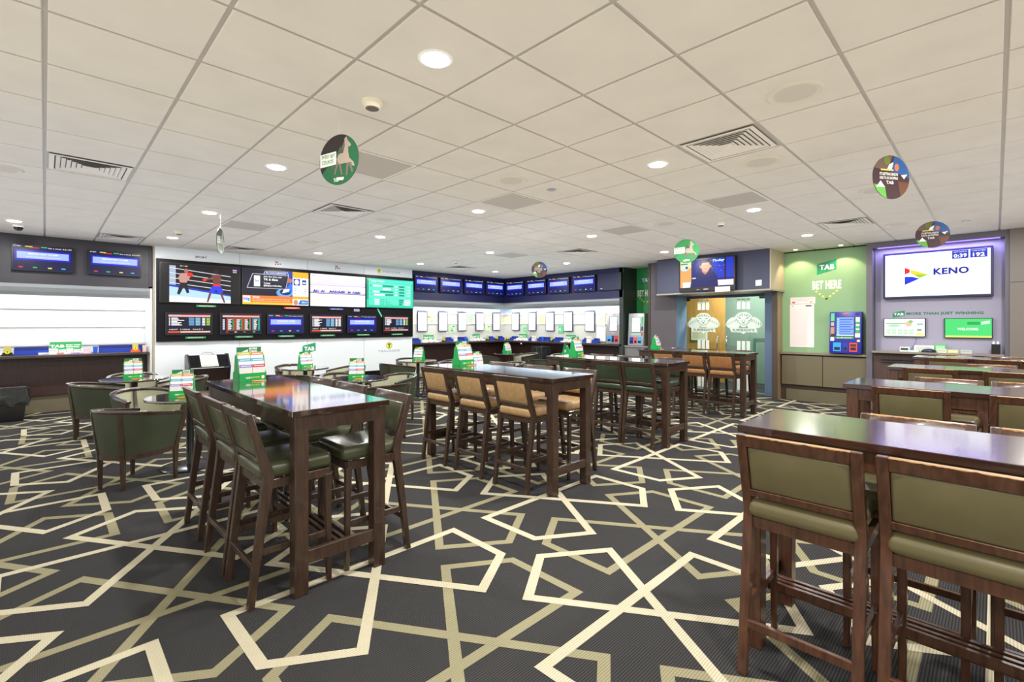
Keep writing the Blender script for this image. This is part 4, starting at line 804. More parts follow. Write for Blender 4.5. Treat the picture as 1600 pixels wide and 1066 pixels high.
m = MB(); m.box(-.22, .22, -.008, 0, 0, .13, mat('#f2e8ea', .5)); m.y0 = -.008; m.text('NO ONE UNDER 18 MAY BET HERE', -.19, .19, .09, .105, mat('#b06878', .5), 1, .0); m.text('ASK STAFF FOR HELP', -.1, .1, .06, .075, mat('#b06878', .5), 1, .0); m.ell(-.16, .03, .03, .02, mat('#d85868', .5)); m.ell(.15, .03, .02, .02, mat('#e8a878', .5)); o = m.build('notice'); o.location = (10.9, 2.73, 1.945); o.rotation_euler = (0, 0, RX); tag(o, 'small white notice strip above the tall white sheet', 'notice')
t = thing('wall_cabinet', 'low khaki cabinet with ledge under the pale green wall', 'cabinet', (0, 0, 0))
m = MB(); m.box(10.72, 10.895, 1.66, 3.09, .93, .972, mat('#857c6c', .45, name='ledge_laminate')); m.build('top', t, bevel=.003)
m = MB(); m.box(10.82, 10.895, 1.66, 3.09, 0, .93, mat('#4a3a32', .5)); m.build('body', t)
for a, b in ((2.36, 3.07), (1.66, 2.35)):
    m = MB(); m.box(10.75, 10.82, a, b, .32, .905, KHAKI); m.build('door', t, bevel=.002)
m = MB(); m.box(10.79, 10.82, 1.66, 3.0, 0, .225, KHAKI); m.build('kickboard', t)
# keno wall
LAV = mat('#a8a6bc', .55, name='lavender_white_wall'); FRK = mat('#65636f', .45, name='grey_surround')
m = MB(); m.box(10.95, 11.05, -.10, 1.57, 0, CEIL, LAV); struct(m, 'wall_keno')
m = MB(); m.box(10.70, 10.95, 1.57, 1.66, 0, CEIL, FRK); m.box(10.70, 10.95, -.10, 1.57, 2.91, CEIL, FRK); m.box(10.70, 10.95, -.15, -.10, 0, CEIL, FRK); struct(m, 'trim_keno_surround')
m = MB(); m.box(10.66, 11.05, -4.5, -.15, 0, CEIL, TAUPE); m.box(10.655, 10.66, -4.5, -.15, 2.18, 2.186, DK); struct(m, 'wall_right')
m = MB(); m.box(10.9, 11.05, 1.56, 1.63, 0, CEIL, FRK); struct(m, 'wall_keno_side')
PUR = (.50, .42, 1.0)
t = thing('led_strip', 'violet light strip along the top of the keno recess', 'light strip')
m = MB(); m.box(10.74, 10.76, -.05, 1.5, 2.895, 2.908, emit('#7a60ff', 3)); m.build('diffuser', t); light_area('violet_lamp', (10.78, .73, 2.89), (0, 0, 0), .04, 14, PUR, t, size_y=1.5)
t = thing('keno_screen', 'wide white keno screen showing the next draw countdown', 'television', (10.93, .73, 1.99), RX)
m = MB(); W = 1.41; H_ = .81; m.box(-W / 2, W / 2, -.09, 0, 0, H_, mat('#1c2250', .3)); m.build('casing', t, bevel=.004)
m = MB(); m.y0 = -.09; x0, x1, z0, z1 = -W / 2 + .035, W / 2 - .035, .035, H_ - .035
m.rect(x0, x1, z0, z1, emit('#fbfcff', 1.5)); m.poly([(-.42, .28), (-.42, .36), (-.22, .355), (-.20, .40)][:0] or [(-.40, .235), (-.40, .38), (-.30, .375), (-.20, .335)], emit('#1030d8', 1), 2)
m.poly([(-.40, .42), (-.40, .54), (-.33, .505), (-.33, .45)], emit('#e01818', 1.1), 2); m.poly([(-.32, .50), (-.08, .40), (-.20, .345), (-.32, .44)], emit('#f0c828', 1.2), 2); m.poly([(-.28, .415), (-.08, .40), (-.20, .345)], emit('#88c828', 1.1), 3)
BK = emit('#0c1e98', 1)
m.text('KENO', -.02, .42, .385, .50, BK, 2, .045); m.text("let's play!", -.02, .26, .27, .33, emit('#dfe6f2', 1.3), 2, .0)
m.rect(.215, .415, .635, z1 - .003, emit('#1030b8', 1), 2); m.rect(.435, .635, .635, z1 - .003, emit('#1030b8', 1), 2); m.text('NEXT GAME IN', .235, .395, .735, .757, W1, 3, .0); m.text('0:39', .235, .395, .65, .715, W1, 3, .04); m.text('GAME NUMBER', .455, .615, .735, .757, W1, 3, .0); m.text('192', .465, .605, .65, .715, W1, 3, .04)
m.build('display', t)
def more_sign(m):
    m.poly([(-.57, .02), (-.55, .035), (-.40, .06), (-.40, -.03), (-.57, -.065)], TABG); m.text('TAB', -.555, -.415, -.025, .02, WHITE, 2, .05); m.text('MORE THAN JUST WINNING', -.375, .60, -.03, .03, mat('#1c7a55', .5), 1, .05)
sign('wall_sign', 'green MORE THAN JUST WINNING lettering beneath the keno screen', 'sign', (10.95, .74, 1.715), RX, more_sign)
t, m, R = tv_body('television', 'small white and green information screen under the winning lettering', .58, .33, (10.95, 1.145, 1.31), RX, .012, .05)
x0, x1, z0, z1 = R; m.rect(x0, x1, z0, z1, emit('#eef8ee', 1.2)); m.rect(x0 + .02, x0 + .36, z1 - .09, z1 - .075, emit('#78b890', 1), 2); m.ell(x0 + .14, z1 - .12, .09, .025, emit('#a8d8b0', 1.1), 2); m.ell(x0 + .34, z1 - .09, .045, .05, emit('#e0b8a0', 1.1), 3); m.ell(x0 + .37, z1 - .05, .03, .03, emit('#88c870', 1), 4)
for k in range(5):
    for r in range(2): m.rect(x0 + .03 + k * .08, x0 + .09 + k * .08, z0 + .03 + r * .05, z0 + .07 + r * .05, emit('#b8e0b8', 1.1), 3)
m.rect(x1 - .12, x1 - .01, z0 + .01, z0 + .06, emit('#e8e890', 1.1), 3); m.rect(x1 - .10, x1 - .04, z0 + .09, z0 + .13, emit('#98a898', 1), 3); m.rect(x1 - .10, x1 - .02, z1 - .11, z1 - .08, emit('#a8b8b8', 1), 3); m.build('display', t); info_tv = t
t, m, R = tv_body('television', 'small solid green information screen under the winning lettering', .58, .335, (10.95, .325, 1.30), RX, .012, .05, col=mat('#0c5030', .3))
x0, x1, z0, z1 = R; m.rect(x0, x1, z0, z1, emit('#48d070', 1.1)); m.rect(x0 + .27, x0 + .42, z1 - .10, z1 - .05, emit('#28a850', 1), 2); m.poly([(x1 - .12, z1 - .10), (x1 - .02, z1 - .08), (x1 - .02, z1 - .03), (x1 - .12, z1 - .05)], emit('#c8f0d0', 1.1), 2); m.text('WELCOME', x0 + .15, x0 + .40, z0 + .12, z0 + .16, emit('#e8ffe8', 1.2), 3, .04); m.rect(x0, x1, z0, z0 + .03, emit('#d8e870', 1.1), 3); m.build('display', t)
m = MB(); m.tube([(10.91, .98, 1.31), (10.92, .985, 1.22), (10.925, 1.03, 1.12), (10.93, 1.06, 1.065)], .003, DK, 6); o = m.build('power_lead', smooth=True, parent=info_tv); o.matrix_parent_inverse = (Matrix.Translation(info_tv.location) @ Matrix.Rotation(RX, 4, 'Z')).inverted()
t = thing('keno_counter', 'dark counter with pale ledge beneath the keno screen', 'counter', (0, 0, 0))
m = MB(); m.box(10.60, 10.945, -.095, 1.565, 1.02, 1.055, mat('#8b8478', .4)); m.build('worktop', t, bevel=.003)
m = MB(); m.box(10.74, 10.94, -.095, 1.565, 0, 1.02, noisy('plum_brown_panel', '#4a3632', '#5a443e', 10, .5, 0, (4, 4, .5))); m.build('front_panel', t); m = MB(); m.box(10.70, 10.74, 1.0, 1.45, .9, .915, DK); m.box(10.70, 10.74, 1.0, 1.45, .86, .875, DK); m.build('vent_slot', t)
def small(name, label, cat, loc, dims, col, text=None):
    m = MB(); a, b, c = dims; m.box(-a / 2, a / 2, -b, 0, 0, c, mat(col, .5))
    if text: m.y0 = -b; m.rect(-a / 2 * .8, a / 2 * .8, c * .3, c * .8, mat(text, .5))
    o = m.build(name); o.location = loc; o.rotation_euler = (0, 0, RX); tag(o, label, cat)
small('paper_stack', 'stack of white slips with dark tops on the keno counter end', 'papers', (10.8, 1.12, 1.055), (.13, .08, .08), '#eef2ee', '#2c5048')
small('paper_stack', 'flat green and white slips on the keno counter', 'papers', (10.75, 1.0, 1.055), (.16, .12, .03), '#b8d8c8', '#e8f0ea')
small('slip_holder', 'white slip holder behind the black mouse on the keno counter', 'slip holder', (10.87, .87, 1.055), (.26, .05, .11), '#eef0ee', '#c8d8cc')
small('slip_holder', 'green slip holder on the keno counter', 'slip holder', (10.87, .66, 1.055), (.14, .05, .14), '#6cc47c', '#a8e0b0')
small('slip_holder', 'low white card holder beside the green slip holder', 'slip holder', (10.78, .64, 1.055), (.13, .05, .06), '#dfe8dc', '#c0c8b0')
small('slip_holder', 'low yellow green card holder on the keno counter', 'slip holder', (10.78, .50, 1.055), (.13, .05, .055), '#c8d88c', '#e8e8b0')
small('slip_holder', 'low pale grey card holder farthest along the keno counter', 'slip holder', (10.78, .34, 1.055), (.13, .05, .055), '#c8ccd0', '#9ac0a8')
m = MB(); m.lathe([(.10, 0), (.105, .012), (.085, .04), (.05, .056), (.01, .06)], BLK, 24); o = m.build('scanner_dome', smooth=True); o.location = (10.72, .80, 1.055); tag(o, 'low rounded black scanner on the keno counter', 'scanner')
t = thing('bottle_caddy', 'small black caddy holding two pale bottles by the taupe wall', 'caddy', (10.80, .0, 1.055)); m = MB(); m.box(-.05, .05, -.05, .05, 0, .16, BLK); m.build('body', t, bevel=.004)
for yy in (-.025, .025):
    m = MB(); m.lathe([(.016, .16), (.016, .185), (.008, .195), (.008, .205)], WHITE, 12, 0, yy); m.build('bottle_top', t, smooth=True)

# ------------------------------------------------------------------ furniture prototypes
def xr(z):     # outer face of the back post
    return -.235 + .08 * (z / .70) if z <= .70 else -.155 - (z - .70) * .26
def slab(m, z0, z1, y0, y1, t0, t1, mt, off=0):
    a0, a1 = xr(z0) + off, xr(z1) + off
    m.hexa([(a0, y0, z0), (a0 + t0, y0, z0), (a0 + t0, y1, z0), (a0, y1, z0), (a1, y0, z1), (a1 + t1, y0, z1), (a1 + t1, y1, z1), (a1, y1, z1)], mt)
def make_stool(seatm, wood):
    t = thing('bar_stool', 'x', 'bar stool'); W = .225
    m = MB(); m.box(-.172, .24, -.207, .207, .672, .762, seatm); m.build('seat', t, bevel=.036, seg=5, ang=80)
    m = MB(); slab(m, .80, .998, -W + .038, W - .038, .045, .045, seatm, off=.004); m.build('backrest', t, bevel=.012, seg=2, ang=60)
    m = MB(); slab(m, .996, 1.05, -W + .036, W - .036, .036, .030, WORN if wood is WOODR else wood); m.build('top_rail', t, bevel=.003)
    m = MB(); slab(m, .768, .802, -W + .036, W - .036, .034, .034, wood); m.build('lower_rail', t, bevel=.003)
    m = MB(); m.box(-.155, .215, -W + .006, -W + .03, .625, .674, wood); m.box(-.155, .215, W - .03, W - .006, .625, .674, wood); m.box(.195, .222, -W + .02, W - .02, .625, .674, wood); m.box(-.15, -.125, -W + .02, W - .02, .625, .674, wood); m.build('seat_frame', t, bevel=.002)
    for s in (-1, 1):
        y0, y1 = sorted((s * W, s * (W - .038)))
        m = MB(); zs = [0, .35, .62, .70, .78, 1.05]; tk = [.034, .042, .055, .058, .05, .033]; V = []; 
        for z, k in zip(zs, tk): a = xr(z); V += [(a, y0, z), (a + k, y0, z), (a + k, y1, z), (a, y1, z)]
        F = [(3, 2, 1, 0)] + [(i * 4 + j, i * 4 + (j + 1) % 4, (i + 1) * 4 + (j + 1) % 4, (i + 1) * 4 + j) for i in range(5) for j in range(4)] + [(20, 21, 22, 23)]
        m.add(V, F, wood); m.build('leg', t, bevel=.003)
        m = MB(); yy = sorted((s * (W - .003), s * (W - .038))); m.hexa([(.20, yy[0] + .004, 0), (.228, yy[0] + .004, 0), (.228, yy[1] - .004, 0), (.20, yy[1] - .004, 0), (.185, yy[0], .64), (.225, yy[0], .64), (.225, yy[1], .64), (.185, yy[1], .64)], wood); m.build('leg', t, bevel=.003)
        m = MB(); yy = s * (W - .019); m.hexa([(-.195, yy - .009, .27), (.205, yy - .009, .27), (.205, yy + .009, .27), (-.195, yy + .009, .27), (-.19, yy - .009, .305), (.205, yy - .009, .305), (.205, yy + .009, .305), (-.19, yy + .009, .305)], wood); m.build('stretcher', t, bevel=.002)
    m = MB(); m.box(.20, .222, -W + .03, W - .03, .20, .24, wood); m.build('footrest', t, bevel=.002)
    m = MB(); m.box(-.208, -.188, -W + .03, W - .03, .20, .235, wood); m.build('stretcher', t, bevel=.002)
    return t
def make_bar_table(L, wood, W=.60, H_=1.05):
    t = thing('bar_table', 'x', 'bar table')
    m = MB(); m.box(-W / 2, W / 2, -L / 2, L / 2, H_ - .035, H_, WOODTOP if wood is WOOD else WOODTOP2); m.build('tabletop', t, bevel=.003)
    a = W / 2 - .02; l = L / 2 - .02
    for y in (-l, l - .028):
        m = MB(); m.box(-a + .07, a - .07, y + .004, y + .028, H_ - .125, H_ - .035, wood); m.build('apron', t, bevel=.002)
        m = MB(); m.box(-a + .07, a - .07, (y + .02) - .015, (y + .02) + .015, .17, .245, wood); m.build('end_rail', t, bevel=.003)
    for x in (-a + .004, a - .028):
        m = MB(); m.box(x, x + .024, -l + .07, l - .07, H_ - .125, H_ - .035, wood); m.build('apron', t, bevel=.002)
    for sx in (-1, 1):
        for sy in (-1, 1):
            m = MB(); x0, x1 = sorted((sx * a, sx * (a - .078))); y0, y1 = sorted((sy * l, sy * (l - .078))); m.box(x0, x1, y0, y1, 0, H_ - .035, wood); m.build('leg', t, bevel=.003)
    m = MB(); m.box(-.028, -.004, -l + .03, l - .03, .175, .24, wood); m.box(.014, .038, -l + .03, l - .03, .175, .24, wood); m.build('centre_rail', t, bevel=.003)
    return t
def rim_pts(r=.325, f=.29, n=18, k=1.0, dy=0):
    P = [(f * k, .30 * k)] + [(f * .5 * k, .32 * k)]
    for i in range(n + 1):
        a = PI / 2 + PI * i / n; P.append((r * .98 * math.cos(a) * k, r * math.sin(a) * k))
    return P + [(f * .5 * k, -.32 * k), (f * k, -.30 * k)]
def normals2(P):
    out = []
    for i in range(len(P)):
        a = P[max(i - 1, 0)]; b = P[min(i + 1, len(P) - 1)]; d = Vector((b[0] - a[0], b[1] - a[1])).normalized(); out.append((-d.y, d.x))
    return out
def ribbon(m, P0, P1, z0, z1, t0, t1, mt, off=0):
    """closed wall between plan curves P0 (at z0) and P1 (at z1), thickness t inward"""
    N0 = normals2(P0); N1 = normals2(P1); V = []; n = len(P0)
    for i in range(n):
        # outward is -normal for this winding
        V += [(P0[i][0] - N0[i][0] * off, P0[i][1] - N0[i][1] * off, z0), (P0[i][0] + N0[i][0] * t0, P0[i][1] + N0[i][1] * t0, z0), (P1[i][0] + N1[i][0] * t1, P1[i][1] + N1[i][1] * t1, z1), (P1[i][0] - N1[i][0] * off, P1[i][1] - N1[i][1] * off, z1)]
    F = []
    for i in range(n - 1):
        for j in range(4): F.append((i * 4 + j, i * 4 + (j + 1) % 4, (i + 1) * 4 + (j + 1) % 4, (i + 1) * 4 + j))
    F += [(3, 2, 1, 0), ((n - 1) * 4, (n - 1) * 4 + 1, (n - 1) * 4 + 2, (n - 1) * 4 + 3)]
    m.add(V, F, mt)
def lerp2(A, B, u): return [(a[0] + (b[0] - a[0]) * u, a[1] + (b[1] - a[1]) * u) for a, b in zip(A, B)]
def make_tub():
    t = thing('tub_chair', 'x', 'tub chair'); top = rim_pts(); bot = rim_pts(k=.84)
    RZ = .705
    m = MB(); ribbon(m, top, top, RZ - .032, RZ, .05, .05, RIM, off=.004); m.build('rim', t, bevel=.006, seg=2, ang=50)
    m = MB(); ribbon(m, bot, lerp2(bot, top, .97), .33, RZ - .032, .02, .02, TUBOUT); m.build('outer_shell', t, smooth=True, ang=60)
    m = MB(); ib = [(p[0] + q[0] * .0205, p[1] + q[1] * .0205) for p, q in zip(bot, normals2(bot))]; tt = lerp2(bot, top, .97); it = [(p[0] + q[0] * .0205, p[1] + q[1] * .0205) for p, q in zip(tt, normals2(tt))]
    ribbon(m, ib, it, .36, RZ - .033, .03, .022, TUBIN); m.build('inner_padding', t, smooth=True, ang=60)
    m = MB(); ribbon(m, bot, bot, .285, .331, .03, .03, WOOD, off=.003); m.box(.19, .222, -.23, .23, .29, .33, WOOD); m.build('seat_rail', t, smooth=True, ang=50)
    m = MB(); s_ = [(p[0] * .92, p[1] * .90) for p in bot]; n = len(s_); V = [(x, y, .331) for x, y in s_] + [(x, y, .43) for x, y in s_] + [(x * .9, y * .9, .455) for x, y in s_]
    F = [tuple(range(n)), tuple(range(3 * n - 1, 2 * n - 1, -1))] + [(r * n + i, (r + 1) * n + i, (r + 1) * n + (i + 1) % n, r * n + (i + 1) % n) for r in (0, 1) for i in range(n)]
    m.add(V, F, TUBIN); m.build('seat', t, smooth=True, ang=50)
    for ang, r_ in ((150, .31), (210, .31)):
        a = math.radians(ang); c, s = math.cos(a), math.sin(a); px, py = -s, c
        def ring(rr, z, w_, d): return [(c * (rr + .008) + px * w_, s * (rr + .008) + py * w_, z), (c * (rr + .008) - px * w_, s * (rr + .008) - py * w_, z), (c * (rr - d) - px * w_, s * (rr - d) - py * w_, z), (c * (rr - d) + px * w_, s * (rr - d) + py * w_, z)]
        m = MB(); V = ring(.262, 0, .013, .022) + ring(.270, .30, .02, .035) + ring(.315, RZ - .03, .016, .012); m.add(V, [(0, 1, 2, 3), (8, 11, 10, 9)] + [(i * 4 + j, (i + 1) * 4 + j, (i + 1) * 4 + (j + 1) % 4, i * 4 + (j + 1) % 4) for i in range(2) for j in range(4)], WOOD); m.build('leg', t)
    for s in (-1, 1):
        y = s * .25; m = MB(); yy = sorted((y - s * .008, y + s * .02)); 
        V = [(.185, yy[0], 0), (.215, yy[0], 0), (.215, yy[1] - .004, 0), (.185, yy[1] - .004, 0), (.178, yy[0], .33), (.228, yy[0], .33), (.228, yy[1], .33), (.178, yy[1], .33)]
        m.hexa(V, WOOD); yt = s * .29; ya = sorted((yt - s * .02, yt + s * .022)); m.hexa([(.19, min(yy), .33), (.228, min(yy), .33), (.228, max(yy), .33), (.19, max(yy), .33), (.24, ya[0], RZ - .032), (.288, ya[0], RZ - .032), (.288, ya[1], RZ - .032), (.24, ya[1], RZ - .032)], WOOD); m.build('leg', t, bevel=.002)
    m = MB()
    for s in (-1, 1): pass
    a = PI; m.hexa([(-.272, -.016, .44), (-.205, -.016, .44), (-.205, .016, .44), (-.272, .016, .44), (-.313, -.016, RZ - .03), (-.252, -.016, RZ - .03), (-.252, .016, RZ - .03), (-.313, .016, RZ - .03)], WOOD); m.build('back_post', t)
    for ch in t.children:          # the rim is high behind the shoulders and drops along the arms
        if ch.name.startswith('seat'): continue
        for v in ch.data.vertices:
            if v.co.z > .34: v.co.z += -v.co.x * .15 * min(1, (v.co.z - .34) / .36)
        ch.data.update()
    return t
def make_round():
    t = thing('round_table', 'x', 'round table')
    m = MB(); m.lathe([(.385, .728), (.398, .734), (.40, .742), (.40, .755), (.396, .76), (.0, .76)], WOODTOP, 56); m.build('tabletop', t, smooth=True, ang=40)
    m = MB(); m.lathe([(.05, .018), (.036, .04), (.036, .70), (.12, .715), (.12, .728)], BLK, 24); m.build('column', t, smooth=True, ang=40)
    m = MB(); m.lathe([(.27, 0), (.272, .008), (.26, .016), (.06, .03), (.0, .03)], mat('#2a2d36', .25, .5, name='dark_metal_base'), 48); m.build('base', t, smooth=True, ang=50)
    return t
CC = ['#c9c84a', '#f0862c', '#4fb3d9', '#5cbde0', '#9a86d8', '#d83350']
def make_rack():
    t = thing('leaflet_rack', 'x', 'leaflet rack'); t.scale = (.92, .92, .92); W = .235
    m = MB(); m.box(-W / 2, W / 2, -.075, -.071, 0, .075, GREEN); m.box(-W / 2, W / 2, .071, .075, 0, .075, GREEN); m.box(-W / 2, W / 2, -.072, .072, 0, .004, GREEN)
    for s in (-1, 1):
        x = s * (W / 2 - .002); P = [(-.075, 0), (.075, 0), (.075, .075), (.045, .10), (.03, .23), (-.0, .25), (-.03, .22), (-.05, .10), (-.075, .075)]
        V = [(x - .002, y, z) for y, z in P] + [(x + .002, y, z) for y, z in P]; n = len(P); m.add(V, [tuple(range(n)), tuple(range(2 * n - 1, n - 1, -1))] + [(i, n + i, n + (i + 1) % n, (i + 1) % n) for i in range(n)], GREEN)
    m.y0 = -.075; m.text('tab', -.06, -.02, .025, .045, WHITE, 1, .04); m.text('sportsbet', -.018, .06, .025, .045, mat('#c8f048', .5), 1, .02); m.rect(.075, .1, .02, .048, WHITE, 1)
    m.build('tray', t)
    m = MB(); m.box(-W / 2 + .012, W / 2 - .012, .018, .022, .16, .31, DGREEN); m.y0 = .018; m.poly([(-.10, .25), (-.01, .29), (-.01, .2), (-.10, .2)], WHITE, 1); m.text('TAB', -.095, -.015, .245, .268, DGREEN, 2, .05); m.text('MORE', .0, .07, .285, .305, WHITE, 1, .05); m.text('THAN', .0, .07, .26, .28, WHITE, 1, .05); m.build('header_board', t)
    for r, (y, zt) in enumerate(((-.005, .265), (-.03, .21), (-.055, .155))):
        for c in (0, 1):
            x0 = -W / 2 + .008 + c * (W / 2 - .006); x1 = x0 + W / 2 - .010
            m = MB(); m.box(x0, x1, y - .012, y + .004, .01, zt, WHITE); m.y0 = y - .012; m.rect(x0, x1, zt - .028, zt, mat(CC[r * 2 + c], .5), 1); m.rect(x0 + .012, x1 - .012, zt - .018, zt - .010, WHITE, 2)
            m.build('leaflet_stack', t)
    return t
ST_OL = make_stool(OLIVE, WOODR); ST_OL.name = 'bar_stool'
protos = {'olive': ST_OL, 'olive2': make_stool(MOSS, WOOD), 'bottle': make_stool(BOTTLE, WOOD), 'tan': make_stool(TAN, WOOD), 'rust': make_stool(RUST, WOOD)}
TB_L = make_bar_table(1.98, WOOD); TB_R = make_bar_table(2.3, WOODR)
tub0 = make_tub(); round0 = make_round(); rack0 = make_rack()

# ------------------------------------------------------------------ bar tables and their stools
COLN = {'olive': 'olive green padded', 'olive2': 'moss green padded', 'bottle': 'dark bottle green padded', 'tan': 'tan leather padded', 'rust': 'caramel leather padded'}
def rowset(table, x0, yc, L, nm, kind, near, far, nb, fb_, end_names):
    W = .60
    dup(table, USED, (x0 + W / 2, yc, 0), 0, 'long dark wooden bar table, %s' % nm[0], 'long bar tables')
    for side, ys, bx in (('near', near, nb), ('far', far, fb_)):
        for k, y in enumerate(ys):
            rz = 0 if side == 'near' else PI
            x = bx + .245 if side == 'near' else bx - .245
            dup(protos[kind], USED, (x, y, 0), rz + random.uniform(-.02, .02), '%s bar stool, %s side of %s, %s' % (COLN[kind], side, nm[1], end_names[k]), 'bar stools at %s' % nm[1])
E3 = ['right end', 'middle', 'left end']; E2 = ['left end', 'second along', 'third along', 'fourth along']
rowset(TB_L, .97, 3.70, 1.98, ('big one in front with purple screen reflections', 'the closest left table'), 'olive2', (3.01, 3.52, 4.17), (3.03, 3.66, 4.22), .755, 1.80, E3)
rowset(TB_L, 3.18, 3.71, 1.98, ('surrounded by tan stools in the middle of the room', 'the middle table'), 'tan', (3.16, 3.77, 4.37), (3.15, 3.75, 4.37), 3.05, 4.14, E3)
rowset(TB_L, 5.43, 3.80, 1.98, ('with dark green stools, third from the camera', 'the third left table'), 'bottle', (3.14, 3.60, 4.18), (3.28, 3.95, 4.45), 5.25, 6.42, E3)
rowset(TB_L, 8.15, 3.85, 1.98, ('with caramel stools in front of the glass doors', 'the table by the glass doors'), 'rust', (3.22, 3.70, 4.25), (3.35, 3.95, 4.5), 8.0, 9.25, E3)
rowset(TB_R, 2.37, -.28, 2.3, ('closest to the camera on the right with a green sheen', 'the front right table'), 'olive', (.575, .08, -.42), (.29, -.21, -.71), 2.16, 3.18, E2)
rowset(TB_R, 4.62, -.28, 2.3, ('second in the right row', 'the second right table'), 'olive', (.45, -.19, -.72), (.30, -.20, -.72), 4.56, 5.70, E2)
rowset(TB_R, 6.84, -.28, 2.3, ('third in the right row reflecting white and green screens', 'the third right table'), 'olive', (.50, -.13, -.65), (.06, -.46, -.95), 6.80, 8.0, E2)
rowset(TB_R, 9.15, -.28, 2.3, ('last in the right row below the keno counter', 'the last right table'), 'olive', (.50, -.02, -.55), (.45, -.1, -.6), 9.1, 10.2, E2)

# ------------------------------------------------------------------ round tables, tub chairs
RT = {'A': (1.12, 6.10, 'closest, behind the front left stools'), 'B': (.92, 8.66, 'nearest the blank white niche'), 'C': (3.32, 8.65, 'below the race screen'), 'D': (3.24, 6.42, 'reflecting blue behind the front left table'), 'E': (5.71, 8.69, 'by the end of the white screen wall'), 'F': (8.9, 9.2, 'below the corner of the navy fascia'), 'G': (5.72, 6.75, 'behind the tan stool table'), 'H': (9.3, 7.4, 'before the silver terminals')}
for k, (x, y, l) in RT.items(): dup(round0, USED, (x, y, 0), 0, 'round dark table on a disc base, %s' % l, 'round pedestal tables')
TUB = [(.62, 5.84, 35, 'closest to the camera, seen from behind'), (.86, 7.16, -74, 'facing the camera beyond the closest round table'),
 (.52, 8.62, -6, 'seen from behind near the waste bin'), (1.0, 9.62, -92, 'facing the camera in front of the blank niche'), (1.47, 8.5, 177, 'behind the leaflet rack on the closest round table'),
 (3.42, 9.50, -95, 'facing the camera under the chat screen'), (4.10, 8.62, 180, 'turned sideways under the race screen'), (2.78, 8.02, 48, 'seen from behind near the newspaper rack'),
 (3.36, 7.28, -92, 'behind the blue reflecting round table'), (3.95, 6.62, 193, 'opening toward the blue reflecting round table'), (3.30, 5.78, 95, 'seen from behind next to the front table stools'),
 (6.0, 9.45, -105, 'against the end of the white screen wall'), (6.46, 8.5, 180, 'open sideways below the first navy screens'), (5.12, 8.62, 5, 'seen from behind under the TRACKSIDE lettering'),
 (8.38, 9.52, -18, 'seen from behind under the corner screens'), (9.45, 9.05, 160, 'open sideways under the corner screens'), (6.02, 7.84, -80, 'behind the leaflet racks on the tan stool table'), (6.9, 7.08, 172, 'just behind the far tan stools'),
 (8.1, 7.3, 40, 'sideways in front of the far waste bin'), (9.75, 8.0, -125, 'beyond the left end of the third left table'), (9.4, 6.62, 95, 'behind the dark green stools near the terminals')]
for x, y, a, l in TUB: dup(tub0, USED, (x, y, 0), math.radians(a), 'green tub chair with dark rim, %s' % l, 'tub chairs around the round tables')

# ------------------------------------------------------------------ leaflet racks and pencils
RK = [(1.25, 4.47, 1.05, 4, 'on the front left bar table'), (3.5, 4.38, 1.05, 0, 'on the tan stool table'), (5.90, 4.58, 1.05, 6, 'on the dark green stool table'), (8.45, 4.62, 1.05, 10, 'on the caramel stool table by the doors'),
 (1.05, 6.09, .76, -20, 'on the closest round table'), (.90, 8.63, .76, -3, 'on the round table near the blank niche'), (3.30, 8.60, .76, 5, 'on the round table below the race screen'), (3.18, 6.40, .76, -30, 'on the blue reflecting round table'),
 (5.76, 8.72, .76, -62, 'on the round table by the white wall end'), (8.87, 9.22, .76, 0, 'on the round table below the corner screens'), (5.50, 6.50, .76, -5, 'peeking out behind the tan table rack'), (9.25, 7.5, .76, 60, 'on the round table before the terminals')]
PEN = mat('#e0944a', .45, name='orange_pencil')
for i, (x, y, z, a, l) in enumerate(RK):
    r = math.radians(a); dup(rack0, USED, (x, y, z), r, 'green leaflet rack with coloured cards %s' % l, 'leaflet racks')
    for k in range(5 if i < 9 else 0):
        m = MB(); m.bar((-.045, 0, .004), (.035, 0, .004), .0038, .0038, PEN, 6); m.bar((.035, 0, .004), (.045, 0, .004), .0038, .0005, mat('#e8cfa0', .6), 6); o = m.build('pencil')
        ox, oy = .03 + random.uniform(-.02, .02), -.095 - k * .009; an = r + random.uniform(-.5, .5)
        o.location = (x + ox * math.cos(r) - oy * math.sin(r), y + ox * math.sin(r) + oy * math.cos(r), z + (.0 if k != 2 else .0)); o.rotation_euler = (0, 0, an)
        tag(o, 'short orange pencil beside the rack %s' % l, 'pencil', 'pencils %s' % l)

# ------------------------------------------------------------------ news stand, bins
t = thing('newspaper_stand', 'black sloped newspaper stand with a white notice against the white wall', 'newspaper stand', (2.24, 10.62, 0), 0)
for s in (-1, 1):
    m = MB(); x = s * .33; P = [(-.12, 0), (.2, 0), (.2, .93), (.12, .96), (-.02, .96), (-.2, .72), (-.12, .42)]; n = len(P); V = [(x - .012, a, b) for a, b in P] + [(x + .012, a, b) for a, b in P]
    m.add(V, [tuple(range(n)), tuple(range(2 * n - 1, n - 1, -1))] + [(i, n + i, n + (i + 1) % n, (i + 1) % n) for i in range(n)], BLK); m.build('side_panel', t)
m = MB(); m.hexa([(-.32, -.19, .715), (.32, -.19, .715), (.32, -.17, .715), (-.32, -.17, .715), (-.32, -.03, .945), (.32, -.03, .945), (.32, -.01, .945), (-.32, -.01, .945)], GLOSSB); m.build('sloped_shelf', t)
m = MB(); m.hexa([(-.32, -.10, .44), (.32, -.10, .44), (.32, -.08, .44), (-.32, -.08, .44), (-.32, -.185, .70), (.32, -.185, .70), (.32, -.165, .70), (-.32, -.165, .70)], mat('#241414', .3)); m.build('front_panel', t)
m = MB(); m.box(-.32, .32, -.10, .19, .40, .43, BLK); m.box(-.32, .32, -.08, .19, .05, .08, BLK); m.build('shelf', t)
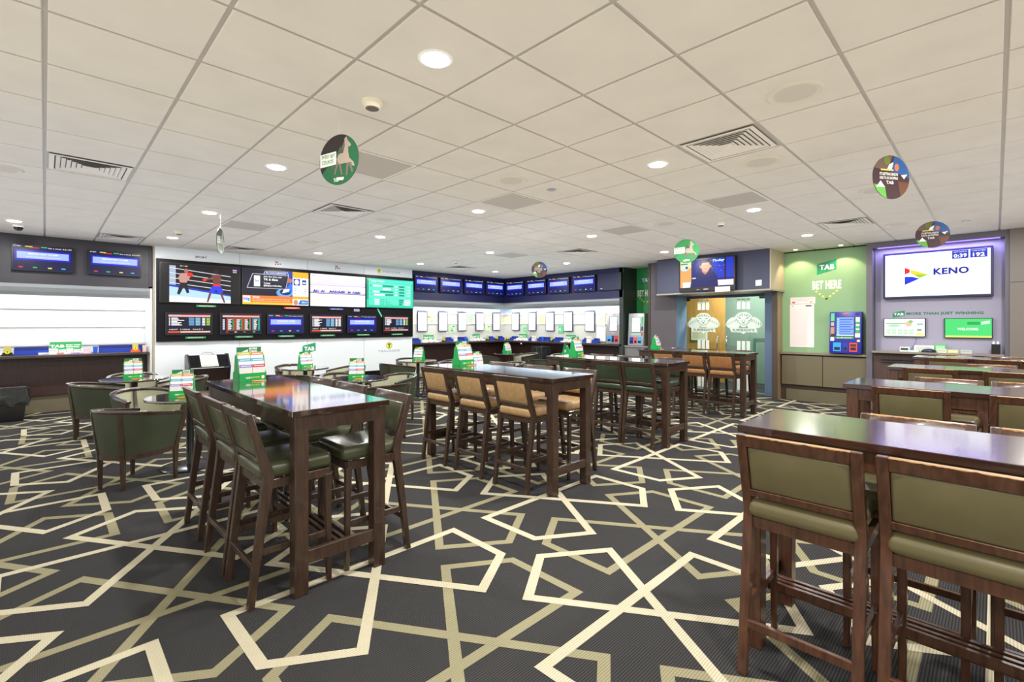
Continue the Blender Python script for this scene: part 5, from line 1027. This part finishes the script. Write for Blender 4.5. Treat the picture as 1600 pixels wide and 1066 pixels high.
m = MB(); s0 = (.945 - .715) / .16
m.hexa([(-.14, -.188, .735), (.14, -.188, .735), (.14, -.185, .735), (-.14, -.185, .735), (-.15, -.045, .94), (.13, -.045, .94), (.13, -.042, .94), (-.15, -.042, .94)], WHITE); m.hexa([(-.135, -.1835, .745), (.135, -.1835, .745), (.135, -.18, .745), (-.135, -.18, .745), (-.135, -.1735, .76), (.135, -.1735, .76), (.135, -.17, .76), (-.135, -.17, .76)], mat('#7ac050', .5)); m.build('notice', t)
m = MB(); m.tube([(-.1, .05, .955), (-.06, .05, .985), (.06, .05, .985), (.1, .05, .955)], .006, ALU, 6); m.build('handle', t, smooth=True)
def bag_mat():
    return noisy('bin_liner', '#1c2022', '#343a3d', 9, .14, 1.0, bscale=22, spec=1.0, coat=.6)
def make_bin(W, D, H_, label, loc, rz):
    t = thing('waste_bin', label, 'waste bin', loc, rz)
    m = MB(); m.hexa([(-W * .42, -D * .42, 0), (W * .42, -D * .42, 0), (W * .42, D * .42, 0), (-W * .42, D * .42, 0), (-W / 2, -D / 2, H_), (W / 2, -D / 2, H_), (W / 2, D / 2, H_), (-W / 2, D / 2, H_)], mat('#1c1a1a', .5)); bd = m.build('body', t, bevel=.015, seg=2)
    m = MB(); n = 44; V = []; rows = [(1.0, H_ * .52), (1.06, H_ * .62), (1.03, H_ * .80), (1.05, H_ + .012), (.97, H_ + .015), (.88, H_ * .8)]
    for i, (k, z) in enumerate(rows):
        for j in range(n):
            a = 2 * PI * j / n; c, s = math.cos(a), math.sin(a); q = 1 / max(abs(c), abs(s)); kk = k + (.03 * math.sin(j * 2.3 + i) + .02 * math.sin(j * 5.1 - i * 2)) * (1.2 if i < 3 else .4)
            V.append((c * q * W / 2 * kk, s * q * D / 2 * kk, z + (.04 * math.sin(j * 1.9) if i == 0 else 0)))
    F = [(i * n + j, i * n + (j + 1) % n, (i + 1) * n + (j + 1) % n, (i + 1) * n + j) for i in range(len(rows) - 1) for j in range(n)]
    m.add(V, F, bag_mat()); m.build('bin_liner', bd, smooth=True, ang=50)
make_bin(.62, .4, .50, 'black waste bin with shiny liner under the blank niche counter', (-.50, 11.0, 0), 0)
make_bin(.42, .4, .86, 'black waste bin with shiny liner beneath the corner counter', (10.5, 9.45, 0), RX)
make_bin(.46, .4, .70, 'black covered bin under the counter before the silver terminals', (10.5, 7.75, 0), RX)
m = MB(); m.box(-.02, .02, -.02, 0, -.02, .02, WHITE); o = m.build('counter_camera'); o.location = (10.63, 10.4, .93); o.rotation_euler = (0, 0, RX); tag(o, 'tiny white box fixed beneath the corner counter edge', 'sensor')

# ------------------------------------------------------------------ hanging discs
def disc(kind, label, x, y, z, face, R_=.172, tilt=0):
    t = thing('hanging_disc', label, 'hanging disc', (x, y, z), math.radians(face))
    m = MB(); n = 48; dk = {'h': '#2c2626', 'g': '#2f8a4c', 'r': '#3e262b'}[kind]
    V = [(R_ * math.cos(2 * PI * i / n), -.002, R_ * math.sin(2 * PI * i / n)) for i in range(n)] + [(R_ * math.cos(2 * PI * i / n), .002, R_ * math.sin(2 * PI * i / n)) for i in range(n)]
    m.add(V, [tuple(range(n)), tuple(range(2 * n - 1, n - 1, -1))] + [(i, n + i, n + (i + 1) % n, (i + 1) % n) for i in range(n)], mat(dk, .4)); m.y0 = -.002
    def clipc(P): return [(p[0], p[1]) if math.hypot(*p) < R_ else (p[0] * R_ / math.hypot(*p), p[1] * R_ / math.hypot(*p)) for p in P]
    def art(m, sg):
        if kind in 'hg':
            half = [(R_ * math.cos(a), R_ * math.sin(a)) for a in [math.radians(d) for d in range(-150, 61, 10)]]
            m.poly(half, mat('#2f9a58' if kind == 'g' else '#246a44', .4), 1)
            HB = mat('#b3a596', .5); HB2 = mat('#7d7068', .5)
            m.poly(clipc([(-.02, .0), (.0, .035), (.04, .045), (.055, .09), (.05, .135), (.07, .15), (.078, .125), (.11, .09), (.10, .075), (.085, .08), (.085, .04), (.095, .0), (.13, -.03), (.14, -.06), (.12, -.055), (.09, -.035), (.05, -.03), (.0, -.035)]), HB, 3)
            for p0, p1 in (((-.01, -.02), (-.035, -.10)), ((.01, -.03), (.03, -.11)), ((.08, -.03), (.07, -.115)), ((.10, -.03), (.12, -.10))):
                m.poly([(p0[0] - .012, p0[1]), (p0[0] + .012, p0[1]), (p1[0] + .007, p1[1]), (p1[0] - .007, p1[1])], HB2, 4)
            m.poly([(-.02, .01), (-.05, -.02), (-.055, -.07), (-.04, -.03), (-.01, -.01)], HB2, 4); m.poly([(.055, .13), (.04, .10), (.03, .05), (.05, .08)], HB2, 5)
            m.poly([(.01, .04), (.0, .07), (.02, .085), (.045, .06), (.04, .04)], mat('#5c5854', .5), 5); m.poly([(-.02, -.12), (.05, -.125), (.04, -.145), (-.01, -.14)], WHITE, 5)
            m.poly([(-.165, -.04), (-.02, -.03), (-.02, .06), (-.165, .05)], WHITE, 6); m.text('EVERY BET', -.15, -.03, .02, .045, mat('#3f9a60', .5), 7, .02); m.text('COUNTS', -.15, -.045, -.02, .008, mat('#3f9a60', .5), 7, .02); m.text('TAB', -.045, .0, -.15, -.125, WHITE, 4, .04)
        else:
            m.poly([(R_ * math.cos(a), R_ * math.sin(a)) for a in [math.radians(d) for d in range(0, 81, 8)]] + [(.0, .05)], mat('#2a5a9c', .4), 1); m.poly([(R_ * math.cos(a), R_ * math.sin(a)) for a in [math.radians(d) for d in range(84, 161, 8)]] + [(-.04, .05)], mat('#6a584a', .4), 1); m.poly([(R_ * math.cos(a), R_ * math.sin(a)) for a in [math.radians(d) for d in range(200, 261, 8)]] + [(-.06, -.07)], mat('#5fae48', .4), 1)
            m.poly([(R_ * math.cos(a), R_ * math.sin(a)) for a in [math.radians(d) for d in range(-60, -5, 8)]] + [(.06, -.03)], mat('#6a4030', .4), 2)
            m.poly([(-.14, -.08), (-.06, -.08), (-.10, -.03)], WHITE, 3); m.ell(-.04, .13, .03, .035, mat('#6a7a30', .5), 3); m.ell(.05, .08, .022, .03, mat('#c8795a', .5), 4); m.poly([(-.02, .10), (.02, .12), (.0, .05), (-.04, .06)], WHITE, 4); m.poly([(.09, .02), (.15, .03), (.12, -.01)], WHITE, 4); m.rect(-.10, .02, .05, .062, mat('#e8d060', .5), 5)
            m.text("IT'S BETTING SEASON", -.11, .06, .012, .035, WHITE, 6, .03); m.text('ONE TO GO SHOPPING', -.11, .06, -.018, .003, WHITE, 6, .03); m.text('TAB', -.05, .02, -.055, -.03, WHITE, 6, .03)
    art(m, 1); n0 = len(m.v)
    # same print on the back face
    k = MB(); k.y0 = -.002; art(k, 1); k.v = [(-x, -y, z) for x, y, z in k.v]; 
    for f, i in zip(k.f, k.mi): m.add([k.v[q] for q in f], [tuple(range(len(f)))], k.ms[i])
    m.build('printed_board', t)
    m = MB(); m.bar((0, 0, R_ - .005), (0, 0, CEIL - z), .0012, .0012, mat('#c8c8c8', .4), 5); m.build('string', t)
disc('h', 'largest round hanging disc with EVERY BET COUNTS card and dark horse print', 1.44, 3.16, 2.66, -68)
disc('h', 'hanging disc seen almost edge on before the white wall', 1.66, 7.20, 2.63, 62)
disc('r', 'small dark multicoloured hanging disc over the far counter corner', 7.5, 6.80, 2.69, -35)
disc('g', 'bright green hanging disc with a pale horse near the door television', 6.62, 3.14, 2.59, -62)
disc('r', 'hanging disc with blue jockey print high in front of the ceiling tiles', 4.76, .58, 2.69, -34)
disc('r', 'hanging disc with blue jockey print just above the keno screen', 8.25, .58, 2.70, -82)
